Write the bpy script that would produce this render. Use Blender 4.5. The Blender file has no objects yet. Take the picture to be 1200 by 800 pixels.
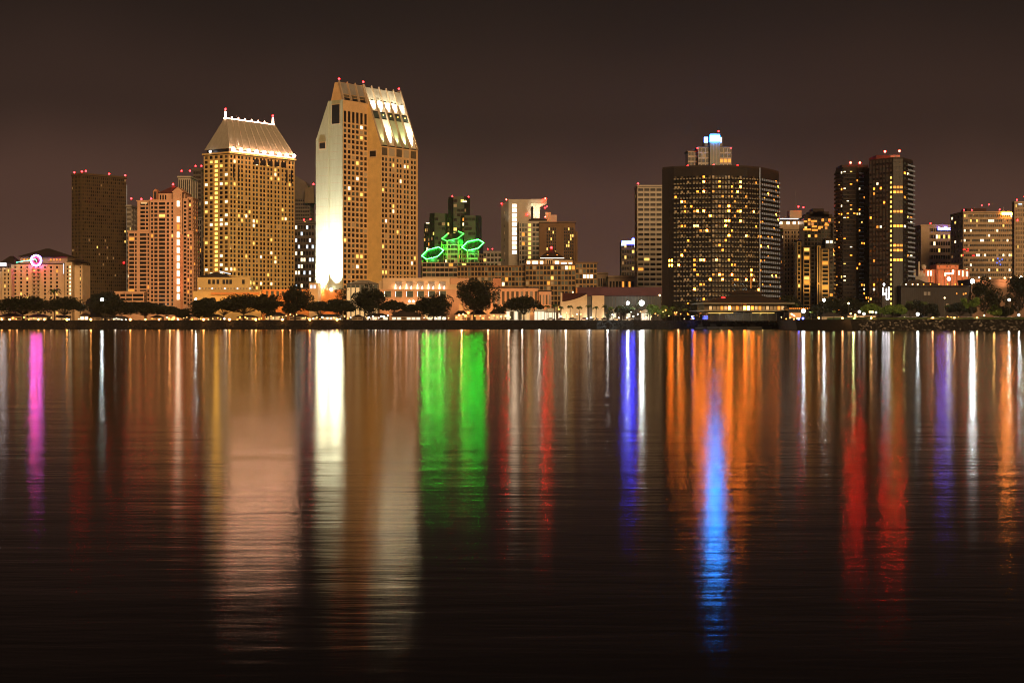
import bpy, math, random
from mathutils import Vector, Matrix
R = random.Random(11)
FPX, CX, HZ, CAMZ = 2000.0, 600.0, 379.0, 3.0
LAND = 4.8
def X(px, D): return (px-CX)/FPX*D
def Z(py, D): return CAMZ+(HZ-py)/FPX*D
sc = bpy.context.scene
COL = sc.collection

# ------------------------------------------------------------------ materials
MATS = {}
def _new(name):
    m = bpy.data.materials.new(name); m.use_nodes = True
    return m, m.node_tree, m.node_tree.nodes['Principled BSDF']
def surf(name, col, rough=.8, var=.18, scale=.25, metal=0., spec=.3, bump=.0, streak=False):
    m, nt, b = _new(name)
    tc = nt.nodes.new('ShaderNodeTexCoord'); mp = nt.nodes.new('ShaderNodeMapping')
    mp.inputs['Scale'].default_value = (scale*3, scale*3, scale*.35) if streak else (scale,)*3
    nz = nt.nodes.new('ShaderNodeTexNoise'); nz.inputs['Scale'].default_value = 1.; nz.inputs['Detail'].default_value = 5
    mr = nt.nodes.new('ShaderNodeMapRange')
    mr.inputs['From Min'].default_value = .3; mr.inputs['From Max'].default_value = .7
    mr.inputs['To Min'].default_value = 1-var; mr.inputs['To Max'].default_value = 1+var
    mx = nt.nodes.new('ShaderNodeVectorMath'); mx.operation = 'SCALE'
    mx.inputs[0].default_value = col[:3]
    nt.links.new(tc.outputs['Object'], mp.inputs[0]); nt.links.new(mp.outputs[0], nz.inputs['Vector'])
    nt.links.new(nz.outputs[0], mr.inputs[0]); nt.links.new(mr.outputs[0], mx.inputs['Scale'])
    nt.links.new(mx.outputs[0], b.inputs['Base Color'])
    b.inputs['Roughness'].default_value = rough; b.inputs['Metallic'].default_value = metal
    b.inputs['Specular IOR Level'].default_value = spec
    if bump:
        bp = nt.nodes.new('ShaderNodeBump'); bp.inputs['Distance'].default_value = bump
        nt.links.new(nz.outputs[0], bp.inputs['Height']); nt.links.new(bp.outputs[0], b.inputs['Normal'])
    MATS[name] = m; return m
def emit(name, col, s, base=(.02,.02,.02)):
    m, nt, b = _new(name)
    b.inputs['Base Color'].default_value = (*base, 1); b.inputs['Roughness'].default_value = .5
    b.inputs['Emission Color'].default_value = (*col, 1); b.inputs['Emission Strength'].default_value = s
    MATS[name] = m; return m
surf('stucco_cream', (.58,.42,.25), var=.10)
surf('stucco_gold', (.64,.44,.17), var=.10)
surf('stucco_pink', (.62,.36,.22), var=.10)
surf('stucco_tan', (.40,.30,.20), var=.12)
surf('stucco_white', (.66,.62,.52), var=.07, streak=True)
surf('stone_panel', (.37,.38,.25), var=.08, streak=True)
surf('brick_brown', (.16,.095,.05), var=.15)
surf('concrete_grey', (.26,.24,.21), var=.12)
surf('concrete_pale', (.42,.38,.31), var=.10)
surf('concrete_dark', (.10,.085,.07), var=.15)
surf('bronze_panel', (.060,.042,.022), rough=.5, var=.12)
surf('bronze_pier', (.105,.075,.04), rough=.5, var=.12)
surf('black_panel', (.016,.014,.013), rough=.45, var=.2)
surf('balcony_dark', (.022,.017,.014), var=.15)
surf('balcony_blue_lit', (.28,.36,.52), var=.2)  # bluish light on the right-hand balconies put into the colour
surf('balcony_edge', (.24,.22,.16), var=.2)
surf('stucco_rose', (.64,.42,.20), var=.1)
surf('frame_ochre', (.30,.19,.085), var=.15)
surf('hall_brown', (.20,.125,.085), var=.12)
surf('hall_dark', (.042,.036,.032), var=.15)
surf('roof_dark', (.035,.025,.020), var=.2)
surf('roof_maroon', (.10,.035,.030), var=.2)
surf('roof_metal', (.34,.31,.25), rough=.45, var=.1, metal=.0, streak=True)
surf('bay_green_lit', (.40,.46,.33), rough=.4, var=.1)  # greenish crown bays, their floodlit tint put into the colour
surf('hall_maroon', (.075,.028,.03), var=.2)
surf('hall_glass', (.016,.020,.018), rough=.35, var=.2)
surf('orange_wall', (.62,.26,.08), var=.12)
surf('terracotta', (.55,.24,.13), var=.15)
surf('glass_dark', (.012,.011,.010), rough=.18, var=.3, spec=.5)
surf('glass_teal', (.055,.075,.065), rough=.3, var=.3, spec=.5)
surf('curtain', (.11,.085,.05), rough=.7, var=.3)
surf('emerald_glass', (.020,.030,.018), rough=.25, var=.3, spec=.6)
surf('trunk', (.030,.023,.017), var=.3, scale=2)
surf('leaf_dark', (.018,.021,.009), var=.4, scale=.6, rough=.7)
surf('leaf_lit', (.10,.16,.03), var=.35, scale=.6, rough=.7)  # brighter leaf copy for lamplit trees, lamplight put into the colour
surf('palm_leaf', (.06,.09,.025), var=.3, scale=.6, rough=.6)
surf('rock', (.032,.030,.027), var=.9, scale=.9, rough=.85)
surf('rock_pale', (.22,.20,.17), var=.5, scale=.9)
surf('rock_wet', (.009,.008,.007), var=.5, scale=.9, rough=.7)
surf('grass', (.07,.11,.02), var=.35, scale=.4, rough=.9)
surf('ground', (.06,.055,.05), var=.3, scale=.05)
surf('asphalt', (.05,.05,.05), var=.2, scale=.2)
surf('metal_dark', (.05,.05,.05), rough=.4, metal=.6)
surf('metal_white', (.6,.6,.6), rough=.4)
surf('tyre', (.015,.015,.015), rough=.9)
for i, c in enumerate([(.03,.03,.035), (.35,.35,.36), (.10,.02,.02), (.02,.03,.08), (.5,.5,.48)]):
    surf('car_paint_%d' % i, c, rough=.25, var=.03, spec=.6)
surf('canvas', (.6,.55,.45), var=.1)
surf('boat_hull', (.25,.24,.22), rough=.3, var=.1)
# lamps and lit windows
emit('lit_white', (1,.80,.46), 2.6)
emit('lit_yellow', (1,.62,.13), 1.7)
emit('lit_orange', (1,.31,.035), 1.6)
emit('lit_amber', (1,.27,.025), 4)
emit('lit_amber_white', (1,.20,.014), 70)
emit('lit_dim', (1,.50,.16), .28)
emit('lit_cool', (.72,.86,1), 1.6)
emit('lit_blue', (.12,.22,1), 1.2)
emit('lit_strip', (1,.72,.48), 4.5)
emit('beacon_red', (1,.010,.012), 36)
emit('beacon_strong', (1,.008,.005), 230)
emit('neon_green_soft', (.04,1,.05), 14)
emit('beacon_soft', (1,.01,.01), 14)
emit('neon_green', (.016,1,.035), 82)
emit('neon_magenta', (1,.07,.75), 40)
emit('neon_red', (1,.03,.04), 9)
emit('neon_violet', (.35,.25,1), 26)
emit('neon_mint', (.10,1,.45), 7)
emit('sign_blue', (.008,.27,1), 150)
emit('sign_deep_blue', (.02,.03,1), 60)
emit('sign_skyblue', (.10,.22,1), 15)
emit('sign_orange', (1,.28,.035), 110)
emit('sign_white', (1,.96,1), 14)
emit('eave_light', (1,.50,.30), 68)
emit('ridge_light', (1,.52,.33), 20)
emit('lamp_orange', (1,.36,.07), 34)
emit('lamp_warm', (1,.60,.24), 12)
emit('lamp_white', (.92,1,.95), 22)
emit('lamp_star', (.90,1,.95), 60)
emit('lamp_blue', (.08,.12,1), 30)
emit('shop_warm', (1,.58,.22), .9)
emit('shop_orange', (1,.38,.09), .8)
emit('shop_white', (1,.84,.58), 1.3)
emit('prom_orange', (1,.34,.06), 7)
emit('prom_warm', (1,.58,.20), 4.5)
emit('prom_white', (1,.95,.85), 7)
emit('lit_gold', (1,.50,.07), 4.5)
emit('sign_violet', (.16,.11,1), 50)
emit('red_glow', (1,.02,.02), 3)

# ------------------------------------------------------------------ mesh builder
class MB:
    def __init__(s): s.v = []; s.f = []; s.m = []
    def add(s, vs, fs, m=0):
        o = len(s.v); s.v += [tuple(v) for v in vs]
        for f in fs: s.f.append([o+i for i in f]); s.m.append(m)
    def box(s, x0, x1, y0, y1, z0, z1, m=0):
        s.add([(x0,y0,z0),(x1,y0,z0),(x1,y1,z0),(x0,y1,z0),(x0,y0,z1),(x1,y0,z1),(x1,y1,z1),(x0,y1,z1)],
              [(3,2,1,0),(4,5,6,7),(0,1,5,4),(1,2,6,5),(2,3,7,6),(3,0,4,7)], m)
    def ob(s, fr, a, b, c, d, z0, z1, m=0):   # a..b along u, c..d outward along n
        P, u, n = fr
        def q(t, r, z): return (P[0]+u[0]*t+n[0]*r, P[1]+u[1]*t+n[1]*r, z)
        s.add([q(a,d,z0),q(b,d,z0),q(b,c,z0),q(a,c,z0),q(a,d,z1),q(b,d,z1),q(b,c,z1),q(a,c,z1)],
              [(3,2,1,0),(4,5,6,7),(0,1,5,4),(1,2,6,5),(2,3,7,6),(3,0,4,7)], m)
    def prism(s, pts, z0, z1, m=0, top=None):
        n = len(pts)
        tz = top if top else [z1]*n
        vs = [(p[0],p[1],z0) for p in pts]+[(p[0],p[1],tz[i]) for i, p in enumerate(pts)]
        fs = [tuple(range(n-1,-1,-1)), tuple(range(n,2*n))]+[(i,(i+1)%n,n+(i+1)%n,n+i) for i in range(n)]
        s.add(vs, fs, m)
    def frustum(s, lo, hi, z0, z1, m=0):
        n = len(lo)
        vs = [(p[0],p[1],z0) for p in lo]+[(p[0],p[1],z1) for p in hi]
        s.add(vs, [tuple(range(n-1,-1,-1)), tuple(range(n,2*n))]+[(i,(i+1)%n,n+(i+1)%n,n+i) for i in range(n)], m)
    def tube(s, p0, p1, r0, r1, seg=6, m=0, caps=True):
        p0 = Vector(p0); p1 = Vector(p1); d = (p1-p0)
        if d.length < 1e-6: return
        d.normalize(); a = d.cross(Vector((0,0,1)) if abs(d.z) < .95 else Vector((1,0,0))).normalized(); b = d.cross(a)
        vs = []
        for p, r in ((p0,r0),(p1,r1)):
            for k in range(seg):
                t = 2*math.pi*k/seg; vs.append(p+a*(r*math.cos(t))+b*(r*math.sin(t)))
        fs = [(k,(k+1)%seg,seg+(k+1)%seg,seg+k) for k in range(seg)]
        if caps: fs += [tuple(range(seg-1,-1,-1)), tuple(range(seg,2*seg))]
        s.add(vs, fs, m)
    def ball(s, c, r, m=0, seg=8, rings=5, sz=1.):
        vs = [(c[0],c[1],c[2]+r*sz)]
        for i in range(1, rings):
            th = math.pi*i/rings
            for k in range(seg):
                ph = 2*math.pi*k/seg
                vs.append((c[0]+r*math.sin(th)*math.cos(ph), c[1]+r*math.sin(th)*math.sin(ph), c[2]+r*sz*math.cos(th)))
        vs.append((c[0],c[1],c[2]-r*sz)); L = len(vs)-1; fs = []
        for k in range(seg): fs.append((0,1+k,1+(k+1)%seg))
        for i in range(rings-2):
            for k in range(seg):
                a = 1+i*seg; fs.append((a+k,a+seg+k,a+seg+(k+1)%seg,a+(k+1)%seg))
        a = 1+(rings-2)*seg
        for k in range(seg): fs.append((a+k,L,a+(k+1)%seg))
        s.add(vs, fs, m)
    def build(s, name, mats, parent=None, org=(0,0,0), smooth=False):
        if not s.v: return None
        me = bpy.data.meshes.new(name)
        me.from_pydata([(v[0]-org[0], v[1]-org[1], v[2]-org[2]) for v in s.v], [], s.f)
        if isinstance(mats, str): mats = [mats]
        for k in mats: me.materials.append(MATS[k])
        me.polygons.foreach_set('material_index', s.m)
        if smooth: me.polygons.foreach_set('use_smooth', [True]*len(s.f))
        me.update()
        o = bpy.data.objects.new(name, me); COL.objects.link(o)
        if parent: o.parent = parent
        else: o.location = org
        return o
def tag(o, label, cat, group=None, kind=None):
    if label: o['label'] = label
    if cat: o['category'] = cat
    if group: o['group'] = group
    if kind: o['kind'] = kind
    return o
def empty(name, loc, label, cat, group=None):
    e = bpy.data.objects.new(name, None); COL.objects.link(e); e.location = loc; e.empty_display_size = .5
    return tag(e, label, cat, group)

def frame(P0, P1):
    dx, dy = P1[0]-P0[0], P1[1]-P0[1]; L = math.hypot(dx, dy); u = (dx/L, dy/L)
    return (P0, u, (u[1], -u[0])), L
def grid(n, L, frac=.35, major=0, mx=1.6, off=0.):
    """n openings over a length L; frac = solid share; every `major` openings a wider pier"""
    w = []; c = L/n
    for i in range(n):
        a = i*c+c*frac/2; b = (i+1)*c-c*frac/2
        if major:
            if i % major == 0: a += c*frac*(mx-1)/2
            if i % major == major-1: b -= c*frac*(mx-1)/2
        w.append((a+off, b+off))
    return w

class Bld:
    def __init__(s, name, label, base, cat='building', group=None):
        s.base = base; s.e = empty(name, base, label, cat, group)
        s.wall = MB(); s.roof = MB(); s.wins = []; s.seed = random.Random(len(label or name)*7+int(abs(base[0])*3))
        s.wm = ['concrete_grey']; s.rm = ['roof_dark']
    def mesh(s, name, mb, mats, label=None):
        o = mb.build(name, mats, s.e, s.base)
        if o and label: o['label'] = label
        return o
    def facade(s, P0, P1, z0, z1, cols, rows, d=.5, lit=None, un=('glass_dark',), wm=0, bm=None, bd=None, inset=0, ext=True, only=None):
        fr, L = frame(P0, P1)
        if bm is None: bm = wm
        if bd is None: bd = d-.06
        le = -(d-.02) if ext else .02
        if isinstance(cols, tuple): cols = grid(cols[0], L, *cols[1:])
        if isinstance(rows, tuple): rows = [(a+z0, b+z0) for a, b in grid(rows[0], z1-z0, *rows[1:])]
        x = le
        for a, b in cols:
            if a > x+.02: s.wall.ob(fr, x, a, -.02, d, z0, z1, wm)
            x = b
        if L > x+.02: s.wall.ob(fr, x, L, -.02, d, z0, z1, wm)
        z = z0+.01
        for a, b in rows:
            if a > z+.02: s.wall.ob(fr, le+.03 if ext else .04, L-.03, -.01, bd, z, a, bm)
            z = b
        if z1-.01 > z+.02: s.wall.ob(fr, le+.03 if ext else .04, L-.03, -.01, bd, z, z1-.01, bm)
        th = math.atan2(fr[1][1], fr[1][0]); nr, nc = len(rows), len(cols)
        for j, (za, zb) in enumerate(rows):
            for i, (a, b) in enumerate(cols):
                if only and not only(i, j): continue
                m = lit(i, j, nc, nr, s.seed) if lit else None
                l = m is not None
                if not m: m = s.seed.choice(un)
                c = (a+b)/2
                s.wins.append((fr[0][0]+fr[1][0]*c+fr[2][0]*.02, fr[0][1]+fr[1][1]*c+fr[2][1]*.02, za, round(b-a, 3), round(zb-za, 3), th, m, l))
        return fr, L
    def core(s, pts, z0, z1, m=0, top=None): s.wall.prism(pts, z0, z1, m, top)
    def beacon(s, x, y, z, r=.75, m='beacon_red'):
        b = MB(); b.tube((x,y,z-1.2), (x,y,z-.2), .12, .12, 5, 0); b.ball((x,y,z+.3), r*.8, 1, 8, 5)
        s.mesh('beacon', b, ['metal_dark', m])
    def part(s, name, mats, fn, label=None):
        b = MB(); fn(b); return s.mesh(name, b, mats, label)
    def done(s):
        s.mesh('wall', s.wall, s.wm); s.mesh('roof', s.roof, s.rm)
        ws = sorted(s.wins, key=lambda w: (not w[7], -round(w[3]*w[4], 1)))
        cache = {}
        for w in ws[:98]:
            k = w[3:5]+(w[6],)
            if k not in cache:
                b = MB(); hw = w[3]/2; b.box(-hw+.01, hw-.01, -.10, 0, .01, w[4]-.01)
                me = bpy.data.meshes.new('window'); me.from_pydata(b.v, [], b.f); me.materials.append(MATS[w[6]]); me.update(); cache[k] = me
            o = bpy.data.objects.new('window', cache[k]); COL.objects.link(o); o.parent = s.e
            o.location = (w[0]-s.base[0], w[1]-s.base[1], w[2]-s.base[2]); o.rotation_euler = (0,0,w[5])
            if w[7] and w[6] != 'lit_dim': o['label'] = 'brightly lit window'
        rest = ws[98:]
        if rest:
            names = sorted({w[6] for w in rest}); b = MB()
            for w in rest:
                c, sn = math.cos(w[5]), math.sin(w[5]); hw = w[3]/2-.01
                fr = ((w[0]-c*hw, w[1]-sn*hw), (c, sn), (sn, -c))
                b.ob(fr, 0, 2*hw, 0, .10, w[2]+.01, w[2]+w[4]-.01, names.index(w[6]))
            o = s.mesh('window', b, names); o['kind'] = 'stuff'
        return s.e

def litp(p, kinds):
    def f(i, j, nc, nr, r):
        if r.random() < p: return r.choice(kinds)
        return None
    return f
def yaw_rect(pc, pa, pb, D, phi):
    """corner pc nearest the camera; left face ends at pixel column pa, right face at pb; returns corner, left, right, back points"""
    f = math.radians(phi); C = (X(pc, D), D); r = (math.cos(f), math.sin(f)); l = (-math.sin(f), math.cos(f))
    def ext(v, px):
        k = (px-CX)/FPX; return (k*C[1]-C[0])/(v[0]-k*v[1])
    tl = ext(l, pa) if pa is not None else 18.; tr = ext(r, pb)
    A = (C[0]+l[0]*tl, C[1]+l[1]*tl); B = (C[0]+r[0]*tr, C[1]+r[1]*tr); K = (A[0]+r[0]*tr, A[1]+r[1]*tr)
    return C, A, B, K, tl, tr, r, l
def uv(C, r, l, u, v): return (C[0]+r[0]*u+l[0]*v, C[1]+r[1]*u+l[1]*v)

def box_tower(name, label, pc, pb, ytop, D, phi=0, pa=None, depth=22, cols=(8,.4), rows=(20,.4), lcols=(4,.4), wall='concrete_grey',
              core='glass_dark', d=.5, lit=None, un=('glass_dark',), roof='roof_dark', ybase=None, parapet=1.2, beacons=(), rz=.4, bandmat=None, finish=True, group=None):
    if phi == 0:
        C = (X(pc, D+depth) if pc > CX else X(pc, D), D); B = (X(pb, D+depth) if pb < CX else X(pb, D), D); A = (C[0], D+depth); K = (B[0], D+depth)
        # the flank facing the camera's axis shows in perspective; give it a facade too
        r, l = (1,0), (0,1); tl, tr = depth, B[0]-C[0]
    else: C, A, B, K, tl, tr, r, l = yaw_rect(pc, pa, pb, D, phi)
    z1 = Z(ytop, D); z0 = LAND-.3 if ybase is None else Z(ybase, D)
    b = Bld(name, label, (C[0], C[1], max(LAND, z0) if ybase is None else z0))
    b.wm = [wall, core, bandmat or wall]; b.rm = [roof]
    b.core([C, B, K, A], z0, z1, 1)
    b.facade(C, B, z0, z1, cols, rows, d=d, lit=lit, un=un, wm=0, bm=2, ext=False)
    if A[0] > C[0]-900 and (phi or C[0] > 0): b.facade(A, C, z0, z1, lcols, rows, d=d, lit=lit, un=un, wm=0, bm=2, ext=False)
    if not phi and B[0] < 0: b.facade(B, K, z0, z1, lcols, rows, d=d, lit=lit, un=un, wm=0, bm=2, ext=False)
    e = d+.15
    def off(u, v): return uv(C, r, l, u, v)
    b.roof.prism([off(-e,-e), off(tr+e,-e), off(tr+e,tl+e), off(-e,tl+e)], z1, z1+rz)
    if parapet:
        for (a0, a1, b0, b1) in ((-e,tr+e,-e,-e+.3), (-e,tr+e,tl+e-.3,tl+e), (-e,-e+.3,-e+.3,tl+e-.3), (tr+e-.3,tr+e,-e+.3,tl+e-.3)):
            b.wall.prism([off(a0,b0), off(a1,b0), off(a1,b1), off(a0,b1)], z1+rz, z1+rz+parapet, 0)
    for (u, v, h) in beacons:
        p = off(u*tr, v*tl); b.beacon(p[0], p[1], z1+h)
    b.C, b.A, b.B, b.K, b.tl, b.tr, b.r, b.l, b.z1, b.z0, b.D = C, A, B, K, tl, tr, r, l, z1, z0, D
    if finish: b.done()
    return b
def hip(mb, pts, z0, z1, inset=.5, m=0, ridge=None):
    """hip roof over a quad: apex line along the longer side"""
    P = [Vector((p[0], p[1])) for p in pts]
    a, b, c, d = P
    if ridge is None:
        if (b-a).length >= (d-a).length:
            k = min(.5, (d-a).length/(b-a).length/2) if inset is None else inset
            e = (a+d)/2; f = (b+c)/2; r0 = e.lerp(f, k); r1 = f.lerp(e, k)
        else:
            k = inset; e = (a+b)/2; f = (d+c)/2; r0 = e.lerp(f, k); r1 = f.lerp(e, k)
    else: r0, r1 = ridge
    if (r0-r1).length < .2:
        mb.add([(p[0],p[1],z0) for p in P]+[(r0[0],r0[1],z1)], [(3,2,1,0),(0,1,4),(1,2,4),(2,3,4),(3,0,4)], m)
    elif (b-a).length >= (d-a).length:
        mb.add([(p[0],p[1],z0) for p in P]+[(r0[0],r0[1],z1),(r1[0],r1[1],z1)], [(3,2,1,0),(0,1,5,4),(1,2,5),(2,3,4,5),(3,0,4)], m)
    else:
        mb.add([(p[0],p[1],z0) for p in P]+[(r0[0],r0[1],z1),(r1[0],r1[1],z1)], [(3,2,1,0),(0,1,4),(1,2,5,4),(2,3,5),(3,0,4,5)], m)
def aim(o, target):
    v = Vector(target)-o.location; o.rotation_euler = v.to_track_quat('-Z', 'Y').to_euler()
def spot(loc, target, power, col, angle=60, blend=.6, size=.3, name='spot_lamp'):
    l = bpy.data.lights.new(name, 'SPOT'); l.energy = power; l.color = col; l.spot_size = math.radians(angle); l.spot_blend = blend; l.shadow_soft_size = size
    o = bpy.data.objects.new(name, l); COL.objects.link(o); o.location = loc; aim(o, target); return o
def point(loc, power, col, size=.3, name='point_lamp'):
    l = bpy.data.lights.new(name, 'POINT'); l.energy = power; l.color = col; l.shadow_soft_size = size
    o = bpy.data.objects.new(name, l); COL.objects.link(o); o.location = loc; return o
# ================================================================== BUILDINGS
# ---- left hotel with neon ring
def hotel_ring():
    D = 1000; b = Bld('ring_sign_hotel', 'cream hotel at the far left with a glowing ring sign on its low hip roof', (X(45,D), D, LAND))
    b.wm = ['stucco_cream', 'glass_dark', 'stucco_tan']; b.rm = ['roof_dark']
    zt = Z(309.5, D); rows = [(Z(311.8+4.45*k+2.6, D), Z(311.8+4.45*k, D)) for k in range(15)][::-1]
    x0, x1 = X(13.5, D), X(76, D); Y0 = D
    b.core([(x0,Y0),(x1,Y0),(x1,Y0+24),(x0,Y0+24)], LAND-.3, zt, 1)
    cols = [(X(c-1.15, D)-x0, X(c+1.15, D)-x0) for c in (18.2,25,32.2,40.3,45.2,53,60,67)]
    lt = lambda i, j, nc, nr, r: ('lit_yellow' if r.random() < .5 else 'lit_orange') if r.random() < .09 else None
    b.facade((x0,Y0), (x1,Y0), LAND-.3, zt, cols, rows, d=.45, lit=lt, un=('glass_dark','glass_dark','curtain'), ext=False)
    # balconies of the middle bay
    for j, (za, zb) in enumerate(rows):
        for c in (40.3, 45.2):
            b.part('balcony', ['stucco_tan'], lambda m: (m.box(X(c-1.9,D), X(c+1.9,D), Y0-1.7, Y0-.47, za-.5, za-.25), m.box(X(c-1.9,D), X(c+1.9,D), Y0-1.7, Y0-1.58, za-.25, za+.55)))
    # left turret, right stair turret and right wing
    def wing(pa, pb, yt, y0, dep, cs, lit, un=('glass_dark',), w=.9):
        a, c = X(pa, y0), X(pb, y0)
        b.core([(a,y0),(c,y0),(c,y0+dep),(a,y0+dep)], LAND-.3, Z(yt, y0), 1)
        b.facade((a,y0), (c,y0), LAND-.3, Z(yt, y0), [(X(q-w,y0)-a, X(q+w,y0)-a) for q in cs], rows, d=.45, lit=lit, un=un, ext=False)
        b.core([(c+.02,y0-.4),(c+.3,y0-.4),(c+.3,y0+dep),(c+.02,y0+dep)], LAND-.3, Z(yt, y0), 0)
    wing(2.5, 13, 314.5, D-6, 18, (6,10), litp(.12, ['lit_yellow']), w=.8)
    wing(-16, 2, 318, D+2, 18, (-12,-7,-2), litp(.1, ['lit_yellow']))
    wing(76.5, 84, 306.5, D-4, 20, (79.2,82.3), lambda i, j, nc, nr, r: 'lit_white' if i == 1 and j > 6 else None, w=.75)
    wing(84.6, 96.2, 310.5, D+2, 18, (94.2,), litp(.05, ['lit_yellow']), w=.6)
    # penthouse, roofs
    b.core([(X(21,D),D+4),(X(77,D),D+4),(X(77,D),D+20),(X(21,D),D+20)], zt, Z(300.5, D), 2)
    for q in (26,29.6,33,57.5,61,64.5,68.5):
        b.part('window', ['lit_orange'], lambda m: m.box(X(q-.7,D), X(q+.7,D), D+3.88, D+3.97, Z(305,D), Z(303,D)), 'small orange lit window')
    hip(b.roof, [(X(19.5,D),D+1),(X(79.5,D),D+1),(X(79.5,D),D+23),(X(19.5,D),D+23)], Z(300.4,D), Z(290.3,D), .46)
    b.roof.prism([(x0-.5,D-1),(x1+.4,D-1),(x1+.4,D+24),(x0-.5,D+24)], zt+.02, zt+.5)
    b.roof.frustum([(X(3,D),D-6),(X(20,D),D-6),(X(20,D),D+12),(X(3,D),D+12)], [(X(10.5,D),D+2),(X(14,D),D+2),(X(14,D),D+4),(X(10.5,D),D+4)], zt+.55, Z(299.8,D))
    hip(b.roof, [(X(80,D),D-5),(X(97.4,D),D-5),(X(97.4,D),D+20),(X(80,D),D+20)], Z(307,D), Z(303,D), .4)
    # neon ring sign, red inner disc glow, green flourish
    c = (X(43.3,D), D-1.9, Z(305.3,D))
    def ring(m, r, t, seg=28, a0=0, a1=2*math.pi):
        pts = [(c[0]+r*math.cos(a0+(a1-a0)*k/seg), c[1], c[2]+r*math.sin(a0+(a1-a0)*k/seg)) for k in range(seg+1)]
        for p, q in zip(pts, pts[1:]): m.tube(p, q, t, t, 6, 0, False)
    b.part('sign_backing', ['roof_dark'], lambda m: m.tube((c[0], c[1]+.5, c[2]), (c[0], c[1]+.9, c[2]), 3.2, 3.2, 24))
    b.part('neon_ring', ['neon_magenta'], lambda m: ring(m, 2.75, .38), 'white and magenta glowing ring')
    b.part('neon_ring', ['neon_violet'], lambda m: ring(m, 3.4, .10), 'thin violet outer ring')
    b.part('neon_arc', ['neon_red'], lambda m: ring(m, 1.75, .18, 12, math.pi*.05, math.pi*1.7), 'thin red inner arc')
    pl = [(20.5,307.6),(24.5,307),(29,306),(33,305.6),(36.5,305.2),(40.5,304.4),(42.5,303.6),(43.6,305),(44.2,306.6)]
    def flour(m):
        q = [(X(a,D), D-2.3, Z(e,D)) for a, e in pl]
        for p, r in zip(q, q[1:]): m.tube(p, r, .17, .17, 5)
    b.part('neon_flourish', ['neon_mint'], flour, 'thin green neon line running left from the ring')
    b.part('sign_panel', ['sign_white'], lambda m: m.box(X(3.8,D), X(11,D), D-7.1, D-6.6, Z(312,D), Z(308.6,D)), 'white lit panel on the left turret')
    b.part('red_bulkhead', ['hall_maroon'], lambda m: m.box(X(37,D), X(49.2,D), D-1.0, D-.55, Z(311,D), Z(309.3,D)))
    b.part('light_tube', ['lit_cool'], lambda m: m.box(X(76.8,D), X(77.4,D), D-5.0, D-4.6, Z(321,D), Z(309,D)), 'pale blue light tube')
    point((X(43,D), D-5, Z(310.5,D)), 3000, (1,.04,.10), .5, 'ring_sign_glow')
    b.done()
hotel_ring()

# ---- tall dark bronze tower
def bronze_tower():
    lt = lambda i, j, nc, nr, r: 'lit_dim' if r.random() < .02 else ('lit_yellow' if r.random() < .002 else None)
    b = box_tower('dark_bronze_tower', 'tall dark bronze office slab standing behind the ring sign hotel', 96, 147.5, 205.5, 1130, 52, pa=84.3,
        cols=(22,.34,0), rows=(42,.36), lcols=(7,.34), wall='bronze_pier', core='bronze_panel', d=.3, lit=lt, un=('glass_dark','black_panel','bronze_panel'),
        beacons=((0,0,2.2),(.03,.9,2.2),(.1,.05,2.8),(.62,.03,2.2),(.99,.03,2.2)), finish=False)
    p = uv(b.C, b.r, b.l, b.tr, -.9)
    b.part('edge_light_strip', ['balcony_blue_lit'], lambda m: m.tube((p[0],p[1],LAND), (p[0],p[1],b.z1-4), .35, .35, 6), 'pale strip up the right corner')  # subtle edge light on the corner put in as a pale strip
    q = uv(b.C, b.r, b.l, b.tr*.93, -1.1)
    b.part('warning_lamp', ['red_glow'], lambda m: m.ball((q[0],q[1],Z(308,1160)), .8))
    b.done()
bronze_tower()

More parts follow.
